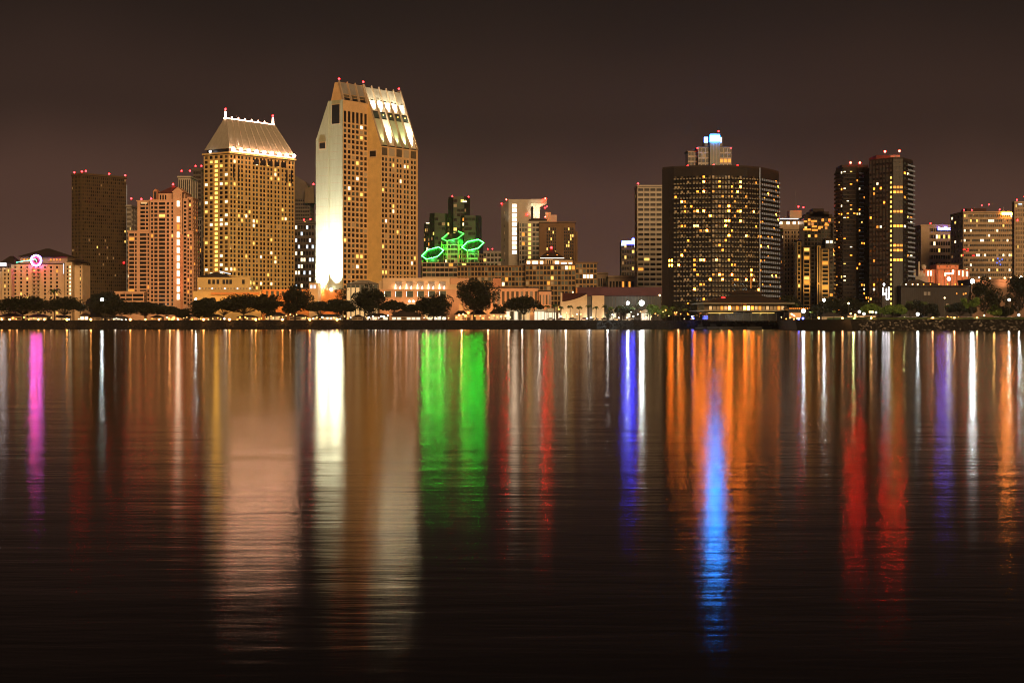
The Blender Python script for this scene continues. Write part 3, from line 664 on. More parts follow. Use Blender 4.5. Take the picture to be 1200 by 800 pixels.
# ---- white tower with notch and lit window column
def notch_tower():
    D = 1350; b = Bld('white_notched_tower', 'pale slab tower with a column of bright windows and an overhanging notched top', (X(613,D), D, LAND))
    b.wm = ['concrete_pale', 'glass_dark', 'stone_panel']; b.rm = ['roof_dark']
    P = lambda px: X(px, D)
    pts = [(P(587),D+12),(P(596),D),(P(622),D),(P(622),D+28),(P(587),D+28)]
    b.core(pts, LAND-.3, Z(236,D), 0, [Z(240,D),Z(233.5,D),Z(233.5,D),Z(233.5,D),Z(240,D)])
    b.core([(P(622)+.02,D+.3),(P(641),D+.3),(P(641),D+26),(P(622)+.02,D+26)], Z(238,D), Z(233.2,D), 0, [Z(233.2,D)]*4)
    b.part('notch_soffit', ['stucco_white'], lambda m: m.add([(P(622.2),D+.1,Z(238,D)),(P(641),D+.1,Z(238,D)),(P(634),D+.1,Z(242,D)),(P(622.2),D+.1,Z(242,D)),(P(622.2),D+20,Z(238,D)),(P(641),D+20,Z(238,D)),(P(634),D+20,Z(242,D)),(P(622.2),D+20,Z(242,D))],
       [(3,2,1,0),(4,5,6,7),(0,1,5,4),(1,2,6,5),(2,3,7,6),(3,0,4,7)]))
    b.part('lit_shaft', ['stucco_white'], lambda m: m.box(P(625), P(632.5), D+.5, D+14, Z(256,D), Z(241.5,D)), 'floodlit shaft below the overhang')
    b.part('stair_panel', ['glass_dark'], lambda m: m.box(P(622.1), P(624.8), D+4, D+14, Z(256,D), Z(243,D)))
    spot((P(629), D-14, Z(257,D)), (P(629), D+1, Z(246,D)), 22000, (1,.85,.6), 60, .9, .3, 'notch_floodlight')
    spot((P(588), D-10, Z(270,D)), (P(592), D+5, Z(240,D)), 3500, (1,.9,.7), 60, .9, .3, 'edge_floodlight')
    for k in range(11):
        y = 239.2+5.42*k
        b.part('window', ['lit_strip'] if k != 9 else ['lit_white'], lambda m: m.box(P(600.2), P(605.3), D-.14, D-.02, Z(y+4.1,D), Z(y,D)), 'bright white stair window')
    for k in range(9): b.part('window', ['glass_dark'] if k % 3 else ['lit_dim'], lambda m: m.box(P(590.5), P(591.5), D+6.5, D+6.9, Z(250+8*k,D), Z(247+8*k,D)))
    # lower green-yellow lit wing and strip
    b.core([(P(608),D-8),(P(640),D-8),(P(640),D-.4),(P(608),D-.4)], LAND-.3, Z(259,D-8), 1)
    cs = lambda L_: [(P(a)-P(608), P(c)-P(608)) for a, c in L_]
    rows = [(Z(262+5.4*k+3.8,D-8), Z(262+5.4*k,D-8)) for k in range(9)][::-1]
    b.facade((P(608),D-8), (P(640),D-8), LAND-.3, Z(259,D-8), cs([(608.8,610.4),(611.6,614.6),(615.6,617),(619,622.2),(624,627.4),(628.2,631.6),(633.4,636)]), rows, d=.4, wm=0,
             lit=lambda i, j, nc, nr, r: 'lit_yellow' if i == 3 and r.random() < .8 else ('lit_orange' if i == 1 and j > 3 and r.random() < .6 else ('lit_yellow' if i < 3 and r.random() < .15 else None)), un=('glass_teal','glass_dark'), ext=False)
    b.roof.prism([(P(620),D-8.6),(P(641),D-8.6),(P(641),D),(P(620),D)], Z(258.9,D), Z(257.4,D))
    b.core([(P(639.5),D+8),(P(646),D+8),(P(646),D+18),(P(639.5),D+18)], LAND, Z(247.8,D), 2)
    b.core([(P(646.05),D+9),(P(652.8),D+9),(P(652.8),D+18),(P(646.05),D+18)], LAND, Z(251,D), 0)
    for px, y in ((593.3,233.2),(639,233),(587.6,238),(638.6,244),(641,242.5),(639,254.6),(618,252)): b.beacon(P(px), D-.5 if px > 615 else D+10, Z(y,D), .72, 'beacon_strong' if px in (593.3,639) else 'beacon_red')
    b.done()
notch_tower()
b = box_tower('brown_ribbed_block', 'brown block with slim vertical window slots right of the white notched tower', 632, 674, 261.5, 1260, depth=26,
    cols=[], rows=[], wall='brick_brown', core='brick_brown', finish=False, parapet=.6)
fr, L = frame(b.C, b.B)
for (c0, n) in ((640.5,5),(661,5)):
    for k in range(n):
        a = X(c0+k*2.35, 1260)-b.C[0]
        b.wall.ob(fr, a+1.25-.15, a+1.5, .5, .85, LAND, Z(267,1260), 0)
        for j in range(10):
            z = Z(305-3.9*j, 1260)
            b.part('window', ['lit_yellow' if b.seed.random() < .16 else 'glass_dark'], lambda m: m.ob(fr, a, a+.95, .501, .56, z, z+1.9))
b.core([(b.B[0]+.6,1270),(X(677.5,1260),1270),(X(677.5,1260),1286),(b.B[0]+.6,1286)], LAND, Z(270,1260), 1); b.done()

# ---- long waterfront hotel with pyramid
def pyramid_hotel():
    D = 1080; P = lambda px: X(px, D)
    b = Bld('pyramid_roof_hotel', 'long brown gridded hotel with a lit attic and a dark pyramid roof at its centre', (X(620,D), D, LAND))
    b.wm = ['frame_ochre', 'glass_dark', 'stucco_tan', 'stucco_cream']; b.rm = ['roof_dark', 'brick_brown']
    lt = litp(.065, ['lit_yellow','lit_orange','lit_white','lit_dim'])
    def blk(pa, pb, yt, y0, dep, n, rows_n, lit=lt, un=('glass_dark','glass_dark','glass_teal')):
        a, c = P(pa), P(pb); b.core([(a,y0),(c,y0),(c,y0+dep),(a,y0+dep)], LAND-.3, Z(yt,D), 1)
        b.facade((a,y0), (c,y0), LAND-.3, Z(yt,D), (n,.24), (rows_n,.28), d=.5, wm=0, bm=0, lit=lit, un=un, ext=False)
        b.roof.prism([(a-.8,y0-.8),(c+.8,y0-.8),(c+.8,y0+dep),(a-.8,y0+dep)], Z(yt,D)+.02, Z(yt,D)+.8, 1)
    blk(536, 615.5, 312.5, D, 22, 20, 11)
    blk(615.8, 673.8, 311, D-4, 26, 14, 11)
    blk(674.2, 699.5, 308.5, D-1, 24, 6, 11, lit=lambda i, j, nc, nr, r: 'lit_white' if (j == 8 and i in (2,4,3)) else ('lit_dim' if r.random() < .08 else None))
    # attic
    b.core([(P(616.5),D),(P(671),D),(P(671),D+18),(P(616.5),D+18)], Z(311,D), Z(304,D), 3)
    for a, c in ((617.5,621.2),(624,630.2),(633,636.4),(650.4,655),(657.5,664),(666.5,670.4)):
        b.part('window', ['lit_strip'], lambda m: m.box(P(a), P(c), D-.2, D-.05, Z(310.3,D), Z(306,D) if a < 656 else Z(307.6,D)), 'bright attic window')
    b.part('centre_gable', ['stucco_cream'], lambda m: m.box(P(639), P(648), D-2.5, D-.3, Z(312,D), Z(303.8,D)))
    for k in range(3): b.part('gable_slot', ['glass_dark'], lambda m: m.box(P(640.6+2.6*k), P(641.9+2.6*k), D-2.64, D-2.51, Z(311,D), Z(305,D)))
    b.roof.prism([(P(615),D-1.5),(P(672.5),D-1.5),(P(672.5),D+20),(P(615),D+20)], Z(304,D)+.02, Z(303.2,D), 0)
    b.part('eave_glow_strip', ['lit_strip'], lambda m: m.box(P(633), P(661), D-1.9, D-1.7, Z(302.9,D), Z(302.3,D)), 'white glow under the pyramid')
    pc = (P(646.5), D+9)
    b.part('pyramid_roof', ['roof_dark'], lambda m: m.frustum([(P(631.5),D-2),(P(661.5),D-2),(P(661.5),D+20),(P(631.5),D+20)], [(pc[0]-.2,pc[1]-.2),(pc[0]+.2,pc[1]-.2),(pc[0]+.2,pc[1]+.2),(pc[0]-.2,pc[1]+.2)], Z(302.2,D), Z(291,D)), 'dark pyramid roof')
    for px in (641.8,653): b.part('dormer_light', ['lit_orange'], lambda m: m.box(P(px-.9), P(px+.9), D+1.2, D+3, Z(299.8,D), Z(298.2,D)))
    b.beacon(pc[0], pc[1], Z(290,D), .9)
    b.done()
    # orange waterfront arcade in front
    D2 = 1000; P2 = lambda px: X(px, D2)
    b = Bld('orange_arcade_building', 'low orange lit building with tall flat panels behind the umbrella shaped tree', (X(605,D2), D2, LAND))
    b.wm = ['terracotta', 'stucco_pink', 'concrete_grey']; b.rm = ['roof_dark']
    for (pa, pb, yt, y0, n) in ((565,631,337.5,D2,12),(631.3,646,341.5,D2-2,4)):
        a, c = P2(pa), P2(pb); b.core([(a,y0),(c,y0),(c,y0+15),(a,y0+15)], LAND-.3, Z(yt,D2), 1)
        b.facade((a,y0), (c,y0), LAND-.3, Z(yt,D2), (n,.45), [(Z(369,D2),Z(361,D2)),(Z(357,D2),Z(yt+4,D2))], d=.4, wm=1, bm=1, lit=lambda i, j, nc, nr, r: 'shop_orange' if j == 0 and r.random() < .8 else ('lit_orange' if r.random() < .06 else None), un=('concrete_grey','curtain'), ext=False)
        b.roof.prism([(a-.5,y0-.9),(c+.5,y0-.9),(c+.5,y0+15),(a-.5,y0+15)], Z(yt,D2)+.02, Z(yt,D2)+.6)
    b.core([(P2(577.5),D2+1),(P2(587),D2+1),(P2(587),D2+9),(P2(577.5),D2+9)], Z(340,D2), Z(326,D2), 0)
    for px in (570,584,598,612,626,640):
        spot((P2(px), D2-9, LAND+.8), (P2(px), D2, LAND+13), 2200, (1,.38,.11), 95, .8, .4, 'arcade_uplight')
    b.done()
pyramid_hotel()

# ---- podium of the tallest hotel
def podium():
    D = 985; P = lambda px: X(px, D)
    b = Bld('hotel_podium', 'two tier pink podium with five white uplit niches in front of the tallest hotel', (X(500,D), D, LAND))
    b.wm = ['stucco_pink', 'stucco_cream', 'glass_dark']; b.rm = ['roof_dark']
    b.core([(P(445),D),(P(566),D),(P(566),D+20),(P(445),D+20)], LAND-.3, Z(339,D), 0)
    b.core([(P(448),D+2),(P(527),D+2),(P(527),D+20),(P(448),D+20)], Z(339,D)+.02, Z(325.5,D), 1)
    b.core([(P(527.1),D+3),(P(547),D+3),(P(547),D+20),(P(527.1),D+20)], Z(339,D)+.02, Z(333,D), 1)
    b.core([(P(443),D+4),(P(448)-.02,D+4),(P(448)-.02,D+20),(P(443),D+20)], LAND, Z(329,D), 1)
    b.core([(P(527),D+12),(P(549),D+12),(P(549),D+22),(P(527),D+22)], Z(333,D)+.03, Z(325,D), 0)
    for k in range(5):
        c = 466.5+12.9*k
        b.part('niche', ['concrete_grey'], lambda m: m.box(P(c-3.4), P(c+4), D+1.8, D+1.98, Z(338.2,D), Z(329.8,D)))
        for dx, pw in ((-3.2,1),(2.4,1.6)):
            s = (P(c+dx), D+.7, Z(338.4,D))
            b.part('niche_light_flame', ['ridge_light'], lambda m: (m.tube((s[0],s[1]+.3,s[2]+.0), (s[0],s[1]+.3,s[2]+(2.6 if dx < 0 else 1.5)), .42, .12, 6)), 'white uplight flame')  # flame of uplight on the niche wall shaped as a glowing cone
            spot(s, (s[0]+.1, s[1]+1.3, s[2]+6), 1100*pw, (1,.95,.8), 70, .9, .2, 'niche_uplight')
    for k in range(6):
        c = 454.5+12.9*k
        b.part('window', ['glass_teal'], lambda m: m.box(P(c-3.6), P(c+3.6), D-.1, D+.01, Z(348,D), Z(341,D)))
        b.part('window_frame', ['stucco_cream'], lambda m: (m.box(P(c-4.4), P(c-3.62), D-.5, D-.02, Z(348.8,D), Z(340.3,D)), m.box(P(c+3.62), P(c+4.4), D-.5, D-.02, Z(348.8,D), Z(340.3,D)), m.box(P(c-3.6), P(c+3.6), D-.48, D-.02, Z(348.8,D), Z(348.05,D)), m.box(P(c-3.6), P(c+3.6), D-.48, D-.02, Z(340.95,D), Z(340.3,D))))
        b.part('window_light', ['lit_strip'], lambda m: m.box(P(c-4.0), P(c-3.5), D-.75, D-.55, Z(347.5,D), Z(341.5,D)), 'slim white light beside the window')
    for c in (480,484.5,497.5,502):
        b.part('arch_light', ['lit_strip'], lambda m: m.ball((P(c), D-1, Z(353,D)), .75), 'white arch light')
    for c in (478,486,500,540,548,556): b.part('opening', ['shop_warm' if c < 520 else 'shop_orange'], lambda m: m.box(P(c-2.2), P(c+2.2), D-.12, D-.02, Z(372,D), Z(356,D)))
    for px in (450,462,475,488,501,514,527,540,554):
        spot((P(px), D-10, LAND+1), (P(px), D, LAND+13), 2000, (1,.48,.20), 95, .8, .4, 'podium_uplight')
    b.done()
    D = 990
    b = Bld('entrance_pavilion', 'grey glazed entrance pavilion with a hip roof at the foot of the tallest hotel', (X(418,D), D, LAND))
    b.wm = ['concrete_grey', 'shop_warm', 'glass_teal']; b.rm = ['concrete_grey']; P = lambda px: X(px, D)
    b.core([(P(406),D),(P(443),D),(P(443),D+16),(P(406),D+16)], LAND-.3, Z(333,D), 0)
    b.facade((P(406),D), (P(443),D), LAND-.3, Z(333,D), (7,.25), [(Z(372,D),Z(358,D)),(Z(352,D),Z(337,D)),(Z(336.6,D),Z(333.6,D))], d=.4, lit=lambda i, j, nc, nr, r: 'shop_warm' if j == 0 or (j == 1 and i < 3) else None, un=('glass_teal',), ext=False)
    hip(b.roof, [(P(405),D-1),(P(444),D-1),(P(444),D+17),(P(405),D+17)], Z(332.6,D), Z(328,D), .35)
    b.done()
    D = 995; P = lambda px: X(px, D)
    b = Bld('golden_hotel_podium', 'low olive podium with a hip roof and orange lit ledge below the golden hotel', (X(262,D), D, LAND))
    b.wm = ['stucco_gold', 'orange_wall', 'glass_dark', 'concrete_grey']; b.rm = ['roof_dark', 'stucco_gold']
    b.core([(P(230),D+4),(P(292),D+4),(P(292),D+16),(P(230),D+16)], LAND-.3, Z(324.5,D), 0)
    b.core([(P(226),D),(P(306),D),(P(306),D+4),(P(226),D+4)], LAND-.3, Z(341,D), 0)
    b.part('ledge', ['orange_wall'], lambda m: m.box(P(248), P(304), D-2.2, D-.05, Z(345,D), Z(342.5,D)), 'orange lit ledge')
    for c in (244,249,254,261,265,269,284): b.part('window', ['black_panel'], lambda m: m.box(P(c-1.5), P(c+1.5), D+3.7, D+3.97, Z(332.5,D), Z(327.5,D)))
    hip(b.roof, [(P(230),D+3.6),(P(270),D+3.6),(P(270),D+16.5),(P(230),D+16.5)], Z(324.4,D), Z(318.5,D), .45)
    b.part('roof_edge_light', ['lit_cool'], lambda m: m.tube((P(256),D+3.2,Z(317.5,D)), (P(269.5),D+3.2,Z(321,D)), .22, .22, 5), 'thin white line on the roof edge')
    for k in range(18): b.part('ledge_lamp', ['lit_dim' if k % 4 else 'lit_cool'], lambda m: m.ball((P(234+k*3.7), D-.3, Z(338,D)), .55, 0, 6, 4))
    for px in (236,252,268,284,298): spot((P(px), D-10, LAND+1), (P(px), D, Z(343,D)), 3600, (1,.45,.10), 90, .8, .4, 'podium_uplight')
    b.done()
    b = Bld('orange_link_building', 'orange lit building with white end block between golden hotel and tallest hotel', (X(335,D), D, LAND))
    b.wm = ['orange_wall', 'stucco_cream', 'glass_dark']; b.rm = ['roof_dark']
    b.core([(P(306.5),D+2),(P(362),D+2),(P(362),D+16),(P(306.5),D+16)], LAND-.3, Z(338.8,D), 0)
    b.core([(P(362.2),D),(P(372.6),D),(P(372.6),D+16),(P(362.2),D+16)], LAND-.3, Z(331.5,D), 1)
    for k in range(8): b.part('window', ['glass_teal' if k % 3 else 'curtain'], lambda m: m.box(P(311+k*6.2), P(314+k*6.2), D+1.8, D+1.98, Z(347,D), Z(341,D)))
    for k in range(2): b.part('window', ['lit_cool'], lambda m: m.box(P(363.6+k*4), P(366+k*4), D-.15, D-.02, Z(338,D), Z(334,D)))
    for px in (312,328,344,358): spot((P(px), D-11, LAND+1), (P(px), D, Z(345,D)), 8000, (1,.40,.08), 90, .8, .4, 'wall_uplight')
    b.done()
podium()

# ---- middle background and theatre
def middle():
    box_tower('brown_warehouse', 'flat roofed brown building lit orange between the pyramid roof hotel and the cream striped tower', 711, 747, 325.5, 1300, depth=30, cols=(9,.4), rows=(3,.5), wall='stucco_tan', lit=litp(.15,['lit_orange','lit_dim']), group=None)
    box_tower('pale_warehouse', 'small pale building beside the right end of the pyramid roof hotel', 699, 712, 321.5, 1340, depth=20, cols=(4,.5), rows=(3,.5), wall='stucco_tan', lit=litp(.1,['lit_dim']))
    b = box_tower('blue_top_tower', 'distant tower with a bright blue light band along its roof edge', 727, 746, 285, 1650, depth=20, cols=(6,.25), rows=(14,.45), wall='concrete_dark', lit=litp(.17,['lit_white','lit_yellow','lit_dim']), finish=False)
    b.part('roof_band', ['sign_deep_blue'], lambda m: m.box(b.C[0], b.B[0]+3, 1649, 1649.5, Z(286.4,1650), Z(282.2,1650)), 'bright blue band')
    b.part('roof_band', ['lit_cool'], lambda m: m.box(b.C[0]-.5, b.C[0]+4.2, 1648.3, 1648.8, Z(288,1650), Z(284.6,1650)), 'white lit corner')
    b.part('roof_spire', ['sign_deep_blue'], lambda m: m.ball((X(742.5,1650), 1656, Z(280.3,1650)), 1.5))
    b.done()
    cp = lambda i, j, nc, nr, r: r.choice(['lit_orange','lit_amber','lit_yellow']) if r.random() < .045 else None
    box_tower('cream_striped_tower', 'cream tower with even dark window stripes left of the broad dark hotel', 744.5, 775.8, 219.5, 1250, depth=24, cols=(4,.16), rows=(27,.46), wall='concrete_pale', lit=cp, un=('glass_dark','black_panel'), beacons=((.02,0,2.5),))
    D = 1000; P = lambda px: X(px, D)
    b = Bld('maroon_convention_hall', 'long hall with a maroon upper band over dark glass behind the bright lamps', (X(726,D), D, LAND))
    b.wm = ['hall_glass', 'hall_maroon', 'concrete_dark']; b.rm = ['roof_dark']
    b.core([(P(676),D+8),(P(776),D+8),(P(776),D+40),(P(676),D+40)], LAND-.3, Z(346.5,D), 0)
    b.core([(P(675),D+7),(P(777),D+7),(P(777),D+40),(P(675),D+40)], Z(346.4,D), Z(336,D), 1)
    fr = ((P(676),D+8),(1,0),(0,-1))
    for k in range(26): b.wall.ob(fr, (P(776)-P(676))*k/26, (P(776)-P(676))*k/26+.25, 0, .3, LAND, Z(346.5,D)-.02, 2)
    b.part('corner_pylon', ['orange_wall'], lambda m: m.box(P(675), P(677), D+5.5, D+6.9, Z(345,D), Z(337,D)))
    b.done()
    D = 960; P = lambda px: X(px, D)
    b = Bld('sloped_roof_theatre', 'pale theatre with a concave sloping dark roof behind the palm row', (X(672,D), D, LAND))
    b.wm = ['stucco_cream', 'roof_maroon', 'concrete_dark']; b.rm = ['roof_maroon']
    def sw(m):
        top = [(658.5,353.5),(665,352.6),(672,351),(679,348.6),(684,346.4),(688,344.5)]
        vs = []; n = len(top)
        for yy in (D, D+14):
            vs += [(P(a), yy, Z(e, D)) for a, e in top]+[(P(a), yy, LAND-.3) for a, e in top]
        fs = []
        for i in range(n-1): fs += [(i, n+i, n+i+1, i+1), (2*n+i, 2*n+i+1, 3*n+i+1, 3*n+i), (i, i+1, 2*n+i+1, 2*n+i)]
        fs += [(0, 2*n, 3*n, n), (n-1, 2*n-1, 4*n-1, 3*n-1)]; m.add(vs, fs)
    b.part('front_wall', ['stucco_cream'], sw)
    def rf(m):
        lo = [(658.5,353.3),(665,352.4),(672,350.8),(679,348.4),(684,346.2),(688,344.3)]
        vs = [(P(a), D+2, Z(e,D)+.12) for a, e in lo]+[(P(a+(688-a)*.02), D+16, Z(342.6,D)) for a, e in lo]
        m.add(vs+[(v[0],v[1],v[2]-.4) for v in vs], [(i, i+1, 7+i, 6+i) for i in range(5)]+[(12+i, 18+i, 19+i, 13+i) for i in range(5)])
    b.part('curved_roof', ['roof_maroon'], rf, 'dark sloping roof')
    b.part('end_pier', ['stucco_cream'], lambda m: m.box(P(657), P(658.9), D-.3, D+15, LAND-.3, Z(343,D)))
    b.part('panel_wall', ['stucco_cream'], lambda m: m.box(P(694), P(708), D-1, D+10, LAND-.3, Z(346.4,D)), 'blank pale panel')
    b.part('link_wall', ['concrete_dark'], lambda m: m.box(P(688.05), P(693.98), D+1, D+10, LAND-.3, Z(347,D)))
    spot((P(680), D-16, LAND+1), (P(682), D, LAND+9), 1100, (1,.72,.42), 95, .8, .4, 'theatre_uplight')
    spot((P(701), D-16, LAND+1), (P(701), D, LAND+9), 900, (1,.78,.48), 80, .8, .4, 'theatre_uplight')
    b.done()
middle()

# ---- broad dark curved hotel
def curved_hotel():
    D = 1050
    b = Bld('broad_dark_hotel', 'broad dark curved hotel covered in balconies with scattered amber windows', (X(845,D), D, LAND))
    b.wm = ['balcony_dark', 'black_panel', 'balcony_dark', 'balcony_edge', 'balcony_blue_lit']; b.rm = ['roof_dark', 'hall_maroon', 'concrete_grey']
    ctl = [(776.3,1046),(790,1040),(812,1035),(834,1032),(856,1033),(876,1037),(890,1044),(901,1056),(912.3,1074)]
    pts = [(X(a, y), y) for a, y in ctl]; zt = Z(199, D)
    b.core(pts+[(pts[-1][0]-4, 1110),(pts[0][0]+8,1110)], LAND-.3, zt, 1)
    nf = 29; z0 = LAND+2.5; fh = (Z(207.5,D)-z0)/nf
    def lt(i, j, nc, nr, r):
        x = r.random()
        if x < .045: return 'lit_amber_white'
        if x < .12: return 'lit_amber' if r.random() < .55 else 'lit_orange'
        return 'lit_dim' if x < .20 else None
    ltr = lambda i, j, nc, nr, r: r.choice(['lit_amber','lit_amber_white','lit_orange']) if r.random() < .09 else None
    rows = [(k*fh+fh*.30+z0, (k+1)*fh-fh*.22+z0) for k in range(nf)]
    for k in range(len(pts)-1):
        P0, P1 = pts[k], pts[k+1]; fr, L = frame(P0, P1)
        if k == 0:
            b.facade(P0, P1, LAND-.3, zt, [(L*.55,L*.66),(L*.74,L*.9)], rows, d=.3, wm=0, lit=lambda i, j, nc, nr, r: 'lit_amber_white' if j in (10,11) else None, un=('black_panel',), ext=False); continue
        n = (0,6,6,6,6,5,5,5,5)[k]
        b.facade(P0, P1, LAND-.3, zt, (n,.30), rows, d=.3, wm=0, lit=lt if k < 6 else ltr, un=('glass_dark','black_panel','glass_dark','curtain'), ext=False)
        for j in range(nf):
            z = z0+j*fh
            em = 4 if k >= 6 else 3
            b.wall.ob(fr, .0, L, .32, 1.45, z+.02, z+.22, 2)             # slab
            for i in range(n):                                         # rails with gaps between bays
                a = L*(i+.12)/n; e = L*(i+.70)/n
                b.wall.ob(fr, a, e, 1.36, 1.5, z+.24, z+(1.05 if em == 3 else 1.5), em)
    b.part('corner_fin', ['balcony_blue_lit'], lambda m: m.box(pts[6][0]-.3, pts[6][0]+.3, 1042, 1043, LAND, zt+.5))
    # roof: parapet, maroon plant storey
    b.roof.prism([(p[0], p[1]-.6) for p in pts]+[(pts[-1][0]-4,1110),(pts[0][0]+8,1110)], zt+.01, zt+1.2)
    b.roof.prism([(X(797,D),1052),(X(868,D),1052),(X(868,D),1085),(X(797,D),1085)], zt+1.22, Z(194.6,D), 1)
    for a, c, y, yy in ((822,833,192.6,1060),(846,852,193.2,1062),(858,864,193.4,1060)): b.roof.prism([(X(a,D),yy),(X(c,D),yy),(X(c,D),yy+10),(X(a,D),yy+10)], Z(194.6,D)+.01, Z(y,D), 0)
    b.roof.prism([(X(868.2,D),1056),(X(905,D),1066),(X(905,D),1085),(X(868.2,D),1085)], zt+1.22, Z(197,D), 2)
    for px, y, m in ((806,196.5,0),(805,198,0),(836.5,195.7,0),(864.3,196.3,0),(880.8,198,0)): b.beacon(X(px,D-8), D-8 if px < 890 else D+4, Z(y,D), .72)
    b.part('glowing_mast', ['lit_orange','metal_dark'], lambda m: m.tube((X(879.5,1030),1028,Z(338,1030)), (X(879.5,1030),1028,Z(318.5,1030)), .22, .12, 6), 'red lit mast')  # mast glows by itself, the red light on it made emissive
    b.done()
curved_hotel()

def sign_tower():
    D = 1330; P = lambda px: X(px, D)
    b = Bld('blue_sign_tower', 'stepped tower with a glowing blue sign behind the broad dark hotel', (P(832), D, LAND))
    b.wm = ['concrete_pale', 'glass_dark', 'glass_teal']; b.rm = ['concrete_dark']
    lt = lambda i, j, nc, nr, r: 'lit_orange' if j == nr-4 and i >= 0 and r.random() < .5 and False else ('lit_dim' if r.random() < .1 else None)
    def blk(pa, pb, yt, y0, dep, n, un=('glass_dark',), lit=lt):
        a, c = P(pa), P(pb); b.core([(a,y0),(c,y0),(c,y0+dep),(a,y0+dep)], LAND-.3, Z(yt,D), 1)
        b.facade((a,y0), (c,y0), LAND-.3, Z(yt,D), (n,.18), (33,.32), d=.5, lit=lit, un=un, ext=False)
        b.roof.prism([(a-.8,y0-.8),(c+.8,y0-.8),(c+.8,y0+dep),(a-.8,y0+dep)], Z(yt,D)+.01, Z(yt,D)+.7)
    blk(807, 818, 176.5, D+6, 20, 3); blk(818, 831, 173, D, 26, 3); blk(843, 857, 173, D, 26, 3, lit=lambda i, j, nc, nr, r: 'lit_orange' if j == nr-3 else None)
    b.core([(P(831.2),D-4),(P(843),D-4),(P(843),D+26),(P(831.2),D+26)], LAND-.3, Z(157,D), 2)
    for k in range(4): b.wall.ob(((P(831.2),D-4),(1,0),(0,-1)), k*2.5, k*2.5+.3, 0, .3, LAND, Z(169,D), 0)
    b.core([(P(826),D+2),(P(831.15),D+2),(P(831.15),D+20),(P(826),D+20)], Z(173,D), Z(162,D), 1)
    b.core([(P(843.05),D+2),(P(847),D+2),(P(847),D+20),(P(843.05),D+20)], Z(173,D), Z(160,D), 1)
    b.part('sign_panel', ['sign_blue'], lambda m: m.box(P(831.3), P(842.7), D-5, D-4.3, Z(166.8,D), Z(159.2,D)), 'blazing blue white sign panel')
    b.part('sign_panel', ['sign_skyblue'], lambda m: m.box(P(825.3), P(829.8), D+.9, D+1.8, Z(167,D), Z(160.5,D)), 'left blue panel')
    b.part('sign_panel', ['sign_skyblue'], lambda m: m.box(P(843.4), P(845.8), D+.9, D+1.8, Z(166.8,D), Z(161,D)), 'right blue panel')
    for px, y, yy in ((842.8,153.8,D+4),(817.3,174,D),(856.4,173.8,D)): b.beacon(P(px), yy, Z(y,D), .8)
    b.done()
sign_tower()

